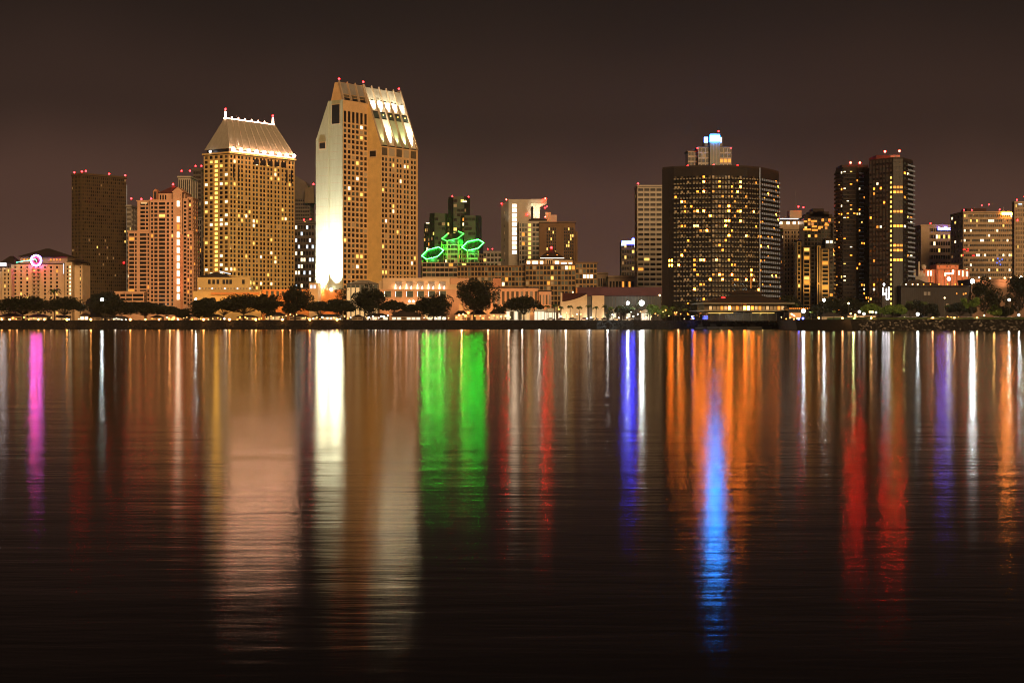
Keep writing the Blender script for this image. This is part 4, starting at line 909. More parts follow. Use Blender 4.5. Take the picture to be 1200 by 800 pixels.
# ---- cluster right of the dark hotel
def cluster():
    D = 1220; P = lambda px: X(px, D)
    lt = litp(.05, ['lit_orange','lit_yellow'])
    b = box_tower('lit_attic_tower', 'tan tower with a white lit attic line right of the broad dark hotel', 912.5, 941, 270, D, depth=24, cols=(6,.40,2,1.8), rows=(22,.36), wall='stucco_tan', lit=litp(.03,['lit_orange','lit_white']), finish=False)
    b.core([(P(913.5),D+2),(P(941),D+2),(P(941),D+20),(P(913.5),D+20)], b.z1+1.7, Z(258.5,D), 0)
    b.roof.prism([(P(912.5),D+1),(P(942),D+1),(P(942),D+20),(P(912.5),D+20)], Z(258.5,D)+.02, Z(257.4,D))
    b.part('attic_light', ['lit_cool'], lambda m: m.box(P(914), P(939.5), D+.4, D+.9, Z(256.9,D), Z(255.8,D)), 'white lit attic line')
    for c in (915.5,924,931.3,937.5): b.part('window', ['lit_strip'], lambda m: m.box(P(c-1.7), P(c+1.7), D+1.8, D+1.98, Z(262.6,D), Z(259.6,D)), 'bright attic window')
    b.core([(P(927),D+6),(P(941),D+6),(P(941),D+18),(P(927),D+18)], Z(257,D), Z(246,D), 0)
    for px, y in ((936.8,242.3),(942.5,243.2),(913,256)): b.beacon(P(px), D+4, Z(y,D), .75)
    b.part('antenna', ['metal_dark'], lambda m: m.tube((P(935),D+10,Z(246,D)), (P(935),D+10,Z(222,D)), .12, .08, 5)); b.done()
    D = 1160; P = lambda px: X(px, D)
    b = Bld('stepped_balcony_tower', 'stepped apartment tower with orange lit balcony ladders and dark crown', (P(960), D, LAND))
    b.wm = ['concrete_dark', 'glass_dark', 'stucco_gold', 'roof_dark']; b.rm = ['roof_dark']
    def blk(pa, pb, yt, y0, dep, n, nr, lit, wm=0, un=('glass_dark','emerald_glass'), fr_=.25, br=.3):
        a, c = P(pa), P(pb); b.core([(a,y0),(c,y0),(c,y0+dep),(a,y0+dep)], LAND-.3, Z(yt,D), 1)
        b.facade((a,y0), (c,y0), LAND-.3, Z(yt,D), (n,fr_), (nr,br), d=.5, lit=lit, un=un, wm=wm, ext=False)
        b.roof.prism([(a-.6,y0-.6),(c+.6,y0-.6),(c+.6,y0+dep),(a-.6,y0+dep)], Z(yt,D)+.01, Z(yt,D)+.8)
    top = lambda i, j, nc, nr, r: r.choice(['lit_orange','lit_yellow','shop_orange']) if (j > nr-6 and r.random() < .28) or r.random() < .05 else None
    blk(944, 980, 255, D+6, 20, 9, 26, top)
    blk(934.5, 939.5, 283, D+2, 10, 1, 19, litp(.1, ['lit_yellow']), wm=2, fr_=.5)
    blk(941, 949, 290, D-1, 12, 1, 18, lt, wm=2)
    blk(957, 961, 288, D-1, 12, 1, 2, None, wm=2, fr_=.6, br=.05)
    blk(962, 970.5, 292, D-2, 12, 1, 18, litp(.12, ['lit_orange']), wm=2)
    blk(967.5, 976.5, 281, D+1, 8, 2, 20, lambda i, j, nc, nr, r: 'lit_white' if j == nr-1 else ('lit_orange' if r.random() < .1 else None))
    blk(976.7, 981, 262, D+3, 16, 1, 24, litp(.25, ['lit_yellow','lit_orange']), wm=0)
    for (a, c, y) in ((946,978,250),(951,974,247),(955,968,243.5)): b.part('stepped_roof', ['roof_dark'], lambda m: m.prism([(P(a),D+8),(P(c),D+8),(P(c),D+22),(P(a),D+22)], Z(255,D)+.9, Z(y,D)))
    b.part('crown_lights', ['lit_orange'], lambda m: [m.box(P(a), P(a+c), D+5.2, D+5.4, Z(y+2,D), Z(y,D)) for a, c, y in ((943.5,4,258),(952,7,257.5),(953,6,264),(961,5,264.5),(943,9,267.5),(953,7,268),(968,5,262))], 'orange lit crown terraces')
    b.beacon(P(974), D+6, Z(259,D), .6, 'beacon_soft')
    for px in (941,949,962,970): spot((P(px), D-14, LAND+8), (P(px), D, Z(310,D)), 16000, (1,.60,.26), 60, .9, .4, 'balcony_uplight')
    b.done()
cluster()

# ---- pair of dark residential towers at the right
def dark_pair():
    def tower(name, label, D, pts_px, ytop, nf, pent, beac, special):
        pts = [(X(a, y), y) for a, y in pts_px]
        b = Bld(name, label, (pts[len(pts)//2][0], D, LAND)); zt = Z(ytop, D)
        b.wm = ['black_panel', 'glass_dark', 'balcony_dark', 'balcony_blue_lit', 'concrete_dark']; b.rm = ['roof_dark', 'concrete_grey']
        b.core(pts+[(pts[-1][0]-2, D+45), (pts[0][0]+6, D+45)], LAND-.3, zt, 1)
        b.roof.prism([(p[0], p[1]-.5) for p in pts]+[(pts[-1][0]-2, D+45), (pts[0][0]+6, D+45)], zt+.01, zt+.9)
        fh = (zt-1-LAND)/nf; rows = [(LAND+k*fh+fh*.25, LAND+(k+1)*fh-fh*.25) for k in range(nf)]
        special(b, pts, rows, fh, nf, zt)
        for (a, c, y0, y1, yy, m) in pent: b.roof.prism([(X(a,D),yy),(X(c,D),yy),(X(c,D),yy+20),(X(a,D),yy+20)], Z(y0,D), Z(y1,D), m)
        for px, y in beac: b.beacon(X(px,D), D+4, Z(y,D), .85, 'beacon_strong')
        b.done()
    rnd = ['lit_orange','lit_amber','lit_amber','lit_yellow','lit_white']
    def balc(b, P0, P1, nf, fh, em, depth=1.5, gaps=(.02,.98), hi=.95):
        fr, L = frame(P0, P1)
        for j in range(nf):
            z = LAND+j*fh
            b.wall.ob(fr, L*gaps[0], L*gaps[1], .42, depth, z, z+.25, 4)
            b.wall.ob(fr, L*gaps[0], L*gaps[1], depth-.12, depth+.03, z+.26, z+.26+hi, em)
    def left(b, p, rows, fh, nf, zt):
        b.facade(p[0], p[1], LAND-.3, zt, (3,.3), rows, d=.4, lit=litp(.14, rnd), ext=False, un=('glass_dark','black_panel'))
        balc(b, p[0], p[1], nf, fh, 2)
        b.facade(p[1], p[2], LAND-.3, zt, (4,.3), rows, d=.4, lit=litp(.12, rnd), ext=False, un=('glass_dark','black_panel'))
        balc(b, p[1], p[2], nf, fh, 2)
        b.facade(p[2], p[3], LAND-.3, zt, (3,.3), rows, d=.4, lit=litp(.12, rnd), ext=False, un=('glass_dark','black_panel'))
        balc(b, p[2], p[3], nf, fh, 3, hi=.6, gaps=(.3,.98))
        b.facade(p[3], p[4], LAND-.3, zt, (3,.3), rows, d=.4, lit=litp(.08, rnd), ext=False, un=('glass_dark','black_panel'))
    def right(b, p, rows, fh, nf, zt):
        b.facade(p[0], p[1], LAND-.3, zt, (7,.35), rows, d=.4, wm=0, bm=4, lit=lambda i, j, nc, nr, r: 'lit_yellow' if i == 6 and 2 < j < nf-3 else (r.choice(rnd) if r.random() < .07 else None), ext=False, un=('glass_dark','glass_teal','black_panel'))
        b.facade(p[1], p[2], LAND-.3, zt, (3,.15), rows, d=.4, wm=0, lit=lambda i, j, nc, nr, r: r.choice(['lit_orange','lit_amber']) if j in (12,14,15,19,22,26,27) and r.random() < .85 else None, ext=False, un=('black_panel',))
        b.facade(p[2], p[3], LAND-.3, zt, (3,.25), rows, d=.4, wm=0, lit=litp(.10, rnd), ext=False, un=('glass_dark','glass_teal'))
        balc(b, p[2], p[3], nf, fh, 3, 1.8, (.25,.98), .9)
    tower('dark_balcony_tower', 'dark apartment tower with stacked balconies, shorter one of the dark pair', 1060,
          [(979.8,1068),(988,1058),(1003,1056),(1011,1058),(1018.5,1064)], 198, 36, ((988,1018.6,196.5,192.5,1064,0),), ((998.3,190.6),(1009.2,190.6)), left)
    tower('dark_slab_tower', 'dark apartment slab with one column of yellow windows, taller one of the dark pair', 1020,
          [(1018.8,1034),(1046.5,1018),(1058,1018),(1069.3,1036)], 186.6, 33, ((1031,1048,185.5,180,1030,0),(1048.2,1061,185.5,179,1034,1)), ((1038.8,177.5),(1055.8,176.8)), right)
    D = 1005; P = lambda px: X(px, D)
    b = Bld('lit_lobby_frame', 'small white lit glass frame at the foot of the taller dark tower', (P(1037.5), D, LAND))
    b.wm = ['metal_dark','glass_dark']
    b.wall.box(P(1034), P(1043), D+.6, D+4, LAND-.3, Z(336,D), 1)
    b.part('light_tube', ['sign_white'], lambda m: (m.box(P(1034.6),P(1035.3),D,D+.4,Z(346,D),Z(337,D)), m.box(P(1038.5),P(1039.3),D,D+.4,Z(351,D),Z(338,D)), m.box(P(1041.2),P(1042.2),D,D+.4,Z(350,D),Z(336.5,D)), m.box(P(1039.35),P(1041.15),D,D+.4,Z(351,D),Z(350,D)), m.box(P(1036),P(1038.4),D,D+.4,Z(345,D),Z(343.6,D)), m.box(P(1035),P(1037),D,D+.35,Z(334.6,D),Z(332,D))), 'crooked white light tubes')
    b.done()
dark_pair()

# ---- hazy blocks at far right, red lit station, dark hall
def right_side():
    b = box_tower('blue_sign_office', 'tan office block with a small blue white sign at its roof corner', 1070, 1119, 265.5, 1500, depth=30, cols=(14,.2), rows=(14,.45), wall='stucco_tan',
        lit=lambda i, j, nc, nr, r: None if i < 5 else (r.choice(['lit_yellow','lit_white']) if (j == nr-2 and r.random() < .6) or r.random() < .08 else None), un=('glass_dark',), finish=False, beacons=((.28,0,2.5),))
    x0 = X(1074,1500)
    b.part('blank_wall', ['stucco_tan'], lambda m: m.box(b.C[0]-.5, X(1089,1500), 1498.6, 1499.4, LAND, b.z1+.2), 'blank tan wall')
    def letters(m):
        x = X(1098.6,1500); rr = random.Random(5)
        for k in range(9):
            h = 2.6 if k in (0,4,5) else 1.8
            m.box(x, x+.42, 1497.6, 1498, Z(269.6,1500), Z(269.6,1500)+h)
            m.box(x+.43, x+.95, 1497.6, 1498, Z(269.6,1500), Z(269.6,1500)+.5); m.box(x+.43, x+.95, 1497.6, 1498, Z(269.6,1500)+h-.5, Z(269.6,1500)+h)
            x += 1.38
    b.part('sign_letters', ['sign_violet'], letters, 'small glowing blue white letters')
    b.part('sign_backing', ['lit_blue'], lambda m: m.box(X(1098,1500), X(1116,1500), 1498.01, 1498.3, Z(270.2,1500), Z(266.8,1500)))
    b.done()
    lz = lambda i, j, nc, nr, r: r.choice(['lit_yellow','lit_dim','lit_dim','lit_white']) if r.random() < {nr-2:.25,nr-6:.4,nr-9:.4,nr-12:.35,4:.3}.get(j, .07) else None
    b = box_tower('wide_striped_office', 'wide brown office block with ribbon windows and an orange roof sign', 1114.5, 1186.5, 250, 1400, depth=40, cols=(24,.12), rows=(22,.5), wall='stucco_tan', lit=lz, un=('glass_dark','bronze_panel'), finish=False,
        beacons=((.01,0,2.4),(.17,0,2.4),(.40,.1,6.5),(.55,.1,7.2),(.74,0,2.8)))
    b.roof.prism([(X(1136,1400),1408),(X(1159,1400),1408),(X(1159,1400),1425),(X(1136,1400),1425)], b.z1+.4, b.z1+4.6)
    b.part('roof_sign', ['sign_orange'], lambda m: m.box(X(1173.6,1400), X(1186,1400), 1398.2, 1398.8, Z(251.6,1400), Z(249.4,1400)), 'glowing orange sign bar')
    b.part('red_letters', ['red_glow'], lambda m: [m.box(X(a,1400), X(a+c,1400), 1398.9, 1399.4, Z(y+1,1400), Z(y,1400)) for a, c, y in ((1128,3,292),(1132,3,293.5),(1127,2,298.5),(1139,3,299),(1133.5,1.5,291.5))], 'small red lights')
    b.part('blue_lights', ['lit_blue'], lambda m: [m.ball((X(a,1400),1399.2,Z(y,1400)), .7, 0, 6, 4) for a, y in ((1169,303),(1171,306),(1168,308),(1172,310),(1174,304))])
    b.part('antenna', ['metal_white'], lambda m: m.tube((X(1176.3,1400),1400,b.z1), (X(1176.3,1400),1400,Z(242.5,1400)), .2, .1, 5)); b.done()
    b = box_tower('edge_ribbed_tower', 'tan ribbed tower with red roof lamps cut by the right edge of the view', 1186.8, 1216, 238.5, 1300, depth=6, cols=(12,.5), rows=(26,.35), wall='stucco_tan', lit=litp(.06,['lit_yellow','lit_dim']), un=('glass_dark','curtain'), finish=False, beacons=((.08,0,2.4),(.42,0,4.8),(.1,-.05,-13)))
    b.part('roof_lamp', ['lit_cool'], lambda m: m.box(X(1193,1300), X(1197,1300), 1298.5, 1299, Z(240,1300), Z(238.8,1300))); b.done()
    box_tower('outer_block', 'low tan block at the right edge of the view', 1204, 1260, 262, 1420, depth=30, cols=(14,.3), rows=(18,.4), wall='stucco_tan', lit=litp(.1,['lit_yellow']))
    # red-lit station building
    D = 1200; P = lambda px: X(px, D)
    b = Bld('red_lit_warehouse', 'old station building glowing orange red with bright white windows', (P(1105), D, LAND))
    b.wm = ['terracotta', 'stucco_pink', 'glass_dark']; b.rm = ['roof_dark']
    b.core([(P(1082),D),(P(1136),D),(P(1136),D+20),(P(1082),D+20)], LAND, Z(315.5,D), 0)
    b.core([(P(1096.5),D-3),(P(1122),D-3),(P(1122),D+16),(P(1096.5),D+16)], LAND, Z(310,D), 0)
    for c, w, y0, y1 in ((1087.6,1.6,317.5,323),(1090.8,1.6,317.5,323),(1123.5,1.5,317,322.5),(1128,1.5,317,324),(1133.5,1.6,318,324)):
        b.part('window', ['lit_strip'], lambda m: m.box(P(c-w/2), P(c+w/2), D-.3, D-.02, Z(y1,D), Z(y0,D)), 'bright white window')
    b.part('lit_sign', ['lit_strip'], lambda m: (m.box(P(1105.6),P(1116),D-3.4,D-3.1,Z(321.6,D),Z(319.6,D)), m.box(P(1105.6),P(1107,),D-3.4,D-3.1,Z(323.6,D),Z(321.65,D)), m.box(P(1114.5),P(1116.6),D-3.4,D-3.1,Z(319.5,D),Z(316.5,D))), 'white angular light')
    for k in range(15): b.part('pilaster', ['stucco_tan' if k % 2 else 'brick_brown'], lambda m: m.box(P(1083+3.7*k)-.25, P(1083+3.7*k)+.25, D-.28-(3 if 1096.5 < 1083+3.7*k < 1122 else 0), D-.01-(3 if 1096.5 < 1083+3.7*k < 1122 else 0), LAND, Z(316,D)))
    b.part('cornice', ['brick_brown'], lambda m: (m.box(P(1096),P(1122.5),D-3.5,D-3.02,Z(310.9,D),Z(309.6,D)), m.box(P(1096.6),P(1121.9),D-3.4,D-3.02,Z(316.2,D),Z(315.4,D))))
    for c in (1100,1108.6,1112,1118.5): b.part('vent', ['glass_dark'], lambda m: m.box(P(c-1), P(c+1), D-3.15, D-3.02, Z(312.8,D), Z(311.8,D)))
    for px in (1086,1097,1109,1121,1132): spot((P(px), D-22, Z(330,D)), (P(px), D, Z(317,D)), 3600, (1,.20,.06), 80, .8, .4, 'red_floodlight')
    b.done()
    b = Bld('storage_tanks', 'pale tanks and stacks beside the red lit building', (P(1073), D, LAND))
    b.wm = ['concrete_pale']
    for c, r_, y in ((1070.3,1.8,316),(1077,3.2,317),(1080.6,2.2,320)): b.part('tank', ['concrete_pale'], lambda m: m.tube((P(c),D-4,LAND), (P(c),D-4,Z(y,D)), r_*.6, r_*.6, 12))
    b.part('stack', ['concrete_pale'], lambda m: m.tube((P(1073.6),D-8,LAND), (P(1073.6),D-8,Z(307,D)), .75, .65, 10)); b.part('tank', ['concrete_pale'], lambda m: m.ball((P(1078.8),D-9,Z(313.4,D)), 1.9)); 
    b.part('platform', ['concrete_grey'], lambda m: m.box(P(1068), P(1083), D-12, D-7, LAND, Z(324,D)))
    b.done()
    # dark convention hall
    D = 1010; P = lambda px: X(px, D)
    b = Bld('dark_waterfront_hall', 'long low dark hall with amber roof edge lamps right of the dark tower pair', (P(1098), D, LAND))
    b.wm = ['hall_dark', 'black_panel', 'concrete_grey']; b.rm = ['roof_dark']
    b.core([(P(1056),D),(P(1137),D),(P(1137),D+40),(P(1056),D+40)], LAND-.3, Z(335.5,D), 0)
    fr = ((P(1056),D),(1,0),(0,-1))
    for k in range(34): b.wall.ob(fr, 40.9*k/34, 40.9*k/34+.2, .01, .25, LAND, Z(337,D), 1)
    b.roof.prism([(P(1055),D-1.5),(P(1137.5),D-1.5),(P(1137.5),D+40),(P(1055),D+40)], Z(335.4,D), Z(334.6,D))
    def hills(m):
        pr = [(1060,334),(1068,329.5),(1074,327.5),(1081,327.2),(1089,330.5),(1097,330.6),(1104,333),(1108,334)]
        vs = [(P(a), D+8, Z(y,D)) for a, y in pr]+[(P(a), D+30, Z(y,D)) for a, y in pr]; n = len(pr)
        m.add(vs, [(i,i+1,n+i+1,n+i) for i in range(n-1)]+[tuple(range(n))])
    b.part('vaulted_roof', ['roof_dark'], hills, 'low humped roofs')
    for k, c in enumerate((1061.6,1069,1075,1082,1090,1100,1110,1119,1127)):
        b.part('roof_lamp', ['lamp_warm'] if c < 1076 else ['lit_amber'], lambda m: m.ball((P(c), D-.8, Z(333.2,D)), .42, 0, 6, 4))
    for a, y, w, mm in ((1084,345,3.2,'concrete_grey'),(1088.5,345,3.2,'concrete_grey'),(1121,344,1.2,'lit_orange'),(1129,344.5,1.6,'lit_orange'),(1131.5,343.8,1.8,'lit_orange'),(1117.5,358,1.2,'lit_yellow'),(1133,357,1.2,'lit_orange'),(1122,357,2.2,'lit_orange'),(1110,357,3,'lit_dim')):
        b.part('window', [mm], lambda m: m.box(P(a-w/2), P(a+w/2), D-.35, D-.27, Z(y+1,D), Z(y-1 if mm != 'concrete_grey' else y-3,D)))
    b.done()
    D = 1040; P = lambda px: X(px, D)
    b = Bld('brown_hall', 'blank brown hall wall glowing at its top edge behind the tall right hand trees', (P(1165), D, LAND))
    b.wm = ['hall_brown', 'terracotta', 'shop_warm']; b.rm = ['hall_brown']
    b.core([(P(1138),D),(P(1262),D),(P(1262),D+30),(P(1138),D+30)], LAND-.3, Z(330,D), 0)
    b.roof.prism([(P(1137.5),D-1),(P(1263),D-1),(P(1263),D+31),(P(1137.5),D+31)], Z(330,D)+.02, Z(327,D))
    for c, y in ((1147,325),(1160,326),(1177,325.6),(1184,325)): b.part('roof_lamp', ['lamp_warm'], lambda m: m.ball((P(c), D-.5, Z(y,D)), .5, 0, 6, 4))
    for px in (1150,1175,1195): spot((P(px), D-6, Z(333,D)), (P(px), D+2, Z(327,D)), 5000, (1,.45,.2), 100, .8, .4, 'roof_edge_light')
    b.done()
right_side()

# ---- round roofed restaurant pavilion
def pavilion():
    D = 960; P = lambda px: X(px, D)
    b = Bld('waterfront_restaurant', 'two tier restaurant pavilion with wide dark hip roofs and a glowing window band', (P(874), D, LAND))
    b.wm = ['concrete_pale', 'glass_dark', 'bronze_pier']; b.rm = ['roof_dark']
    b.core([(P(825),D),(P(922),D),(P(922),D+34),(P(825),D+34)], Z(366,D), Z(356,D), 2)
    cs = [(P(831+4.45*k)-P(825), P(834.3+4.45*k)-P(825)) for k in range(20)]
    b.facade((P(825),D), (P(922),D), Z(366,D), Z(355.6,D), cs, [(Z(363,D),Z(358.6,D))], d=.3, wm=2, lit=lambda i, j, nc, nr, r: {5:'lit_amber_white',9:'lit_amber_white',10:'lamp_warm',11:'lit_amber'}.get(i, r.choice(['lit_orange','shop_warm','lit_dim','lit_dim'])), ext=False)
    for z, dz, e in ((356.2,1.3,4),(364.6,1.4,4.6)):
        b.part('deck_fascia', ['balcony_edge'], lambda m: m.prism([(P(825)-e,D-3),(P(825)-e+3,D-6),(P(922)+e-3,D-6),(P(922)+e,D-3),(P(922)+e,D+36),(P(825)-e,D+36)], Z(z,D), Z(z-dz,D)))
    b.part('soffit_light', ['lit_yellow'], lambda m: m.box(P(829), P(858), D-5, D-4.4, Z(367.2,D), Z(366.6,D)), 'yellow underdeck light')
    b.part('soffit_light', ['lit_yellow'], lambda m: m.box(P(880), P(906), D-5, D-4.4, Z(367.2,D), Z(366.6,D)), 'yellow underdeck light')
    b.core([(P(830),D+2),(P(918),D+2),(P(918),D+30),(P(830),D+30)], LAND-.3, Z(366,D)-.02, 1)
    b.roof.frustum([(P(822),D-5),(P(925),D-5),(P(925),D+37),(P(822),D+37)], [(P(858),D+10),(P(896),D+10),(P(896),D+24),(P(858),D+24)], Z(354.7,D), Z(346,D))
    b.core([(P(860),D+11),(P(895),D+11),(P(895),D+23),(P(860),D+23)], Z(346.2,D), Z(343.8,D), 2)
    b.part('roof', ['roof_dark'], lambda m: m.frustum([(P(856),D+8),(P(899),D+8),(P(899),D+26),(P(856),D+26)], [(P(867),D+15),(P(888),D+15),(P(888),D+19),(P(867),D+19)], Z(344,D), Z(339.8,D)), 'upper dark roof tier')
    b.part('deck_post', ['metal_dark'], lambda m: [m.tube((P(832+9.5*k),D-4.6,LAND-.3), (P(832+9.5*k),D-4.6,Z(364.8,D)), .18, .18, 5) for k in range(10)])
    b.part('sign_lamp', ['beacon_soft'], lambda m: m.box(P(847), P(851), D+5, D+5.6, Z(349.3,D), Z(348,D)), 'small red orange sign')
    point((P(845), D-2, Z(367.5,D)), 160, (1,.7,.2), .4, 'deck_light'); point((P(893), D-2, Z(367.5,D)), 160, (1,.7,.2), .4, 'deck_light')
    b.done()
    # low terrace building right of it
    D = 940; P = lambda px: X(px, D)
    b = Bld('terrace_cafe', 'low cafe with a string of warm lights and orange terrace right of the restaurant pavilion', (P(940), D, LAND)); b.wm = ['terracotta', 'glass_dark']; b.rm = ['roof_dark']
    b.core([(P(924),D),(P(956),D),(P(956),D+12),(P(924),D+12)], LAND-.3, Z(362,D), 1)
    b.roof.prism([(P(922),D-2),(P(958),D-2),(P(958),D+13),(P(922),D+13)], Z(361.9,D), Z(360.6,D))
    for k in range(14): b.part('string_lamp', ['lit_amber'], lambda m: m.ball((P(925+2.3*k), D-2.2, Z(361.4,D)), .26, 0, 6, 4))
    b.part('terrace_wall', ['shop_orange'], lambda m: m.box(P(925), P(938.6), D-.6, D-.1, Z(372.5,D), Z(366.5,D)), 'orange glowing terrace')  # orange light on the wall put into its own glowing surface
    b.part('lean_sign', ['lit_strip'], lambda m: m.add([(P(925.5),D-3,Z(368,D)),(P(930.5),D-3,Z(371,D)),(P(930.8),D-3,Z(369.8,D)),(P(926),D-3,Z(366.8,D)),(P(925.5),D-2.7,Z(368,D)),(P(930.5),D-2.7,Z(371,D)),(P(930.8),D-2.7,Z(369.8,D)),(P(926),D-2.7,Z(366.8,D))],[(0,1,2,3),(7,6,5,4),(0,4,5,1),(1,5,6,2),(2,6,7,3),(3,7,4,0)]), 'tilted white lit board')
    b.done()
pavilion()
# ================================================================== LAND AND WATER
SHORE = [(-700,940),(-200,932),(300,925),(600,922),(700,935),(775,985),(800,1000),(912,1000),(922,850),(935,790),(1000,765),(1250,755),(1900,750)]
SH = [(X(a, d), float(d)) for a, d in SHORE]
def shore_y(x):
    for (x0, y0), (x1, y1) in zip(SH, SH[1:]):
        if x0 <= x <= x1 and x1 > x0: return y0+(y1-y0)*(x-x0)/(x1-x0)
    return SH[0][1] if x < SH[0][0] else SH[-1][1]
mb = MB()
n = len(SH)
top = [(p[0]+(2 if 800 < 0 else 0), p[1]+7) for p in SH]
mb.add([(x, y, LAND) for x, y in top]+[(12000, 900, LAND), (12000, 24000, LAND), (-12000, 24000, LAND), (-12000, 950, LAND)], [tuple(range(n))+(n, n+1, n+2, n+3)])
g = mb.build('ground', 'ground'); tag(g, None, None, kind='structure')
mb = MB()
mb.add([(x, y-.2, -2.) for x, y in SH]+[(x, y, LAND-.02) for x, y in top]+[(12000, 750, -2.), (12000, 900, LAND-.02), (-12000, 932, -2.), (-12000, 950, LAND-.02)],
       [(i, i+1, n+i+1, n+i) for i in range(n-1)]+[(n-1, 2*n, 2*n+1, 2*n-1), (2*n+2, 0, n, 2*n+3)])
g = mb.build('embankment', 'rock_wet'); tag(g, None, None, kind='structure')
def strip(name, mat, off0, off1, z, xa, xb):
    m = MB(); xs = sorted([x for x, y in SH if xa < x < xb]+[xa, xb])
    vs = [(x, shore_y(x)+7+off0, z) for x in xs]+[(x, shore_y(x)+7+off1, z) for x in xs]; k = len(xs)
    m.add(vs, [(i, i+1, k+i+1, k+i) for i in range(k-1)]); o = m.build(name, mat); tag(o, None, None, kind='structure')
strip('path', 'asphalt', 1.5, 5.5, LAND+.004, -650, 690)
# grass bank rises gently behind the right hand rocks
m = MB(); xs = [125+6*k for k in range(66)]
vs = []; 
for row, (o, z) in enumerate(((.3,LAND+.02),(5,LAND+.7),(11,LAND+1.05),(17,LAND+.8),(20,LAND+.03))):
    vs += [(x, shore_y(x)+7+o, z+(.08*math.sin(x*.7+row) if 0 < row < 4 else 0)) for x in xs]
k = len(xs); m.add(vs, [(r_*k+i, r_*k+i+1, (r_+1)*k+i+1, (r_+1)*k+i) for r_ in range(4) for i in range(k-1)])
tag(m.build('grass', 'grass', smooth=True), 'thin grass bank above the rocks on the right', 'grass', kind='stuff')
def rocks(name, xa, xb, cnt, mats, r0, r1, label):
    rr = random.Random(3); m = MB()
    for i in range(cnt):
        x = rr.uniform(xa, xb); t = rr.random()
        y = shore_y(x)-.2+7.2*t; z = -2+(LAND+1.8)*t+rr.uniform(-.2,.25); r = rr.uniform(r0, r1)
        seg, rings = 6, 4; o = len(m.v); m.ball((x,y,z), r, rr.randrange(len(mats)), seg, rings, .75)
        for q in range(o, len(m.v)):
            v = m.v[q]; k_ = 1+rr.uniform(-.28,.28); m.v[q] = (x+(v[0]-x)*k_*1.15, y+(v[1]-y)*k_, z+(v[2]-z)*k_)
    ob = m.build(name, mats); tag(ob, label, 'rocks', kind='stuff')
rocks('riprap', X(925,800), X(1290,760), 3000, ['rock','rock_wet','rock','rock_wet','rock_pale'], .25, .62, 'rough pale and dark boulders of the right hand shore')
rocks('riprap', X(-60,932), X(912,1000), 3800, ['rock_wet'], .3, .7, 'dark rocks along the left and middle shore')

def water_mat():
    m = bpy.data.materials.new('water'); m.use_nodes = True; nt = m.node_tree; nt.nodes.clear(); N = nt.nodes.new; Lk = nt.links.new
    out = N('ShaderNodeOutputMaterial'); gl = N('ShaderNodeBsdfAnisotropic'); gl.distribution = 'BECKMANN'
    df = N('ShaderNodeBsdfDiffuse'); df.inputs[0].default_value = (.004,.0035,.003,1); mix = N('ShaderNodeMixShader'); fr = N('ShaderNodeFresnel'); fr.inputs[0].default_value = 1.33
    tc = N('ShaderNodeTexCoord')
    mp = N('ShaderNodeMapping'); mp.inputs['Scale'].default_value = (.55, 2.4, 1); nz = N('ShaderNodeTexNoise'); nz.inputs['Scale'].default_value = 1.0; nz.inputs['Detail'].default_value = 3; nz.inputs['Distortion'].default_value = .3
    Lk(tc.outputs['Object'], mp.inputs[0]); Lk(mp.outputs[0], nz.inputs['Vector'])
    bp = N('ShaderNodeBump'); bp.inputs['Strength'].default_value = 1.; bp.inputs['Distance'].default_value = .0055
    mp3 = N('ShaderNodeMapping'); mp3.inputs['Scale'].default_value = (.12, .5, 1); nz3 = N('ShaderNodeTexNoise'); nz3.inputs['Scale'].default_value = 1.; nz3.inputs['Detail'].default_value = 1
    Lk(tc.outputs['Object'], mp3.inputs[0]); Lk(mp3.outputs[0], nz3.inputs['Vector'])
    ad = N('ShaderNodeMath'); ad.operation = 'MULTIPLY_ADD'; ad.inputs[1].default_value = 2.2; Lk(nz3.outputs[0], ad.inputs[0]); Lk(nz.outputs[0], ad.inputs[2]); Lk(ad.outputs[0], bp.inputs['Height'])
    mp2 = N('ShaderNodeMapping'); mp2.inputs['Scale'].default_value = (.006, .035, 1); nz2 = N('ShaderNodeTexNoise'); nz2.inputs['Scale'].default_value = 1.; nz2.inputs['Detail'].default_value = 4
    Lk(tc.outputs['Object'], mp2.inputs[0]); Lk(mp2.outputs[0], nz2.inputs['Vector'])
    mr = N('ShaderNodeMapRange'); mr.inputs['From Min'].default_value = .35; mr.inputs['From Max'].default_value = .65; mr.inputs['To Min'].default_value = .125; mr.inputs['To Max'].default_value = .150
    Lk(nz2.outputs[0], mr.inputs[0]); Lk(mr.outputs[0], gl.inputs['Roughness'])
    gl.inputs['Color'].default_value = (.70,.68,.68,1)
    Lk(bp.outputs[0], gl.inputs['Normal']); Lk(bp.outputs[0], fr.inputs['Normal'])
    Lk(fr.outputs[0], mix.inputs[0]); Lk(df.outputs[0], mix.inputs[1]); Lk(gl.outputs[0], mix.inputs[2]); Lk(mix.outputs[0], out.inputs[0])
    MATS['water'] = m
water_mat()
m = MB(); m.add([(-12000,-60,0),(12000,-60,0),(12000,1100,0),(-12000,1100,0)], [(0,1,2,3)])
tag(m.build('water', 'water'), None, None, kind='structure')

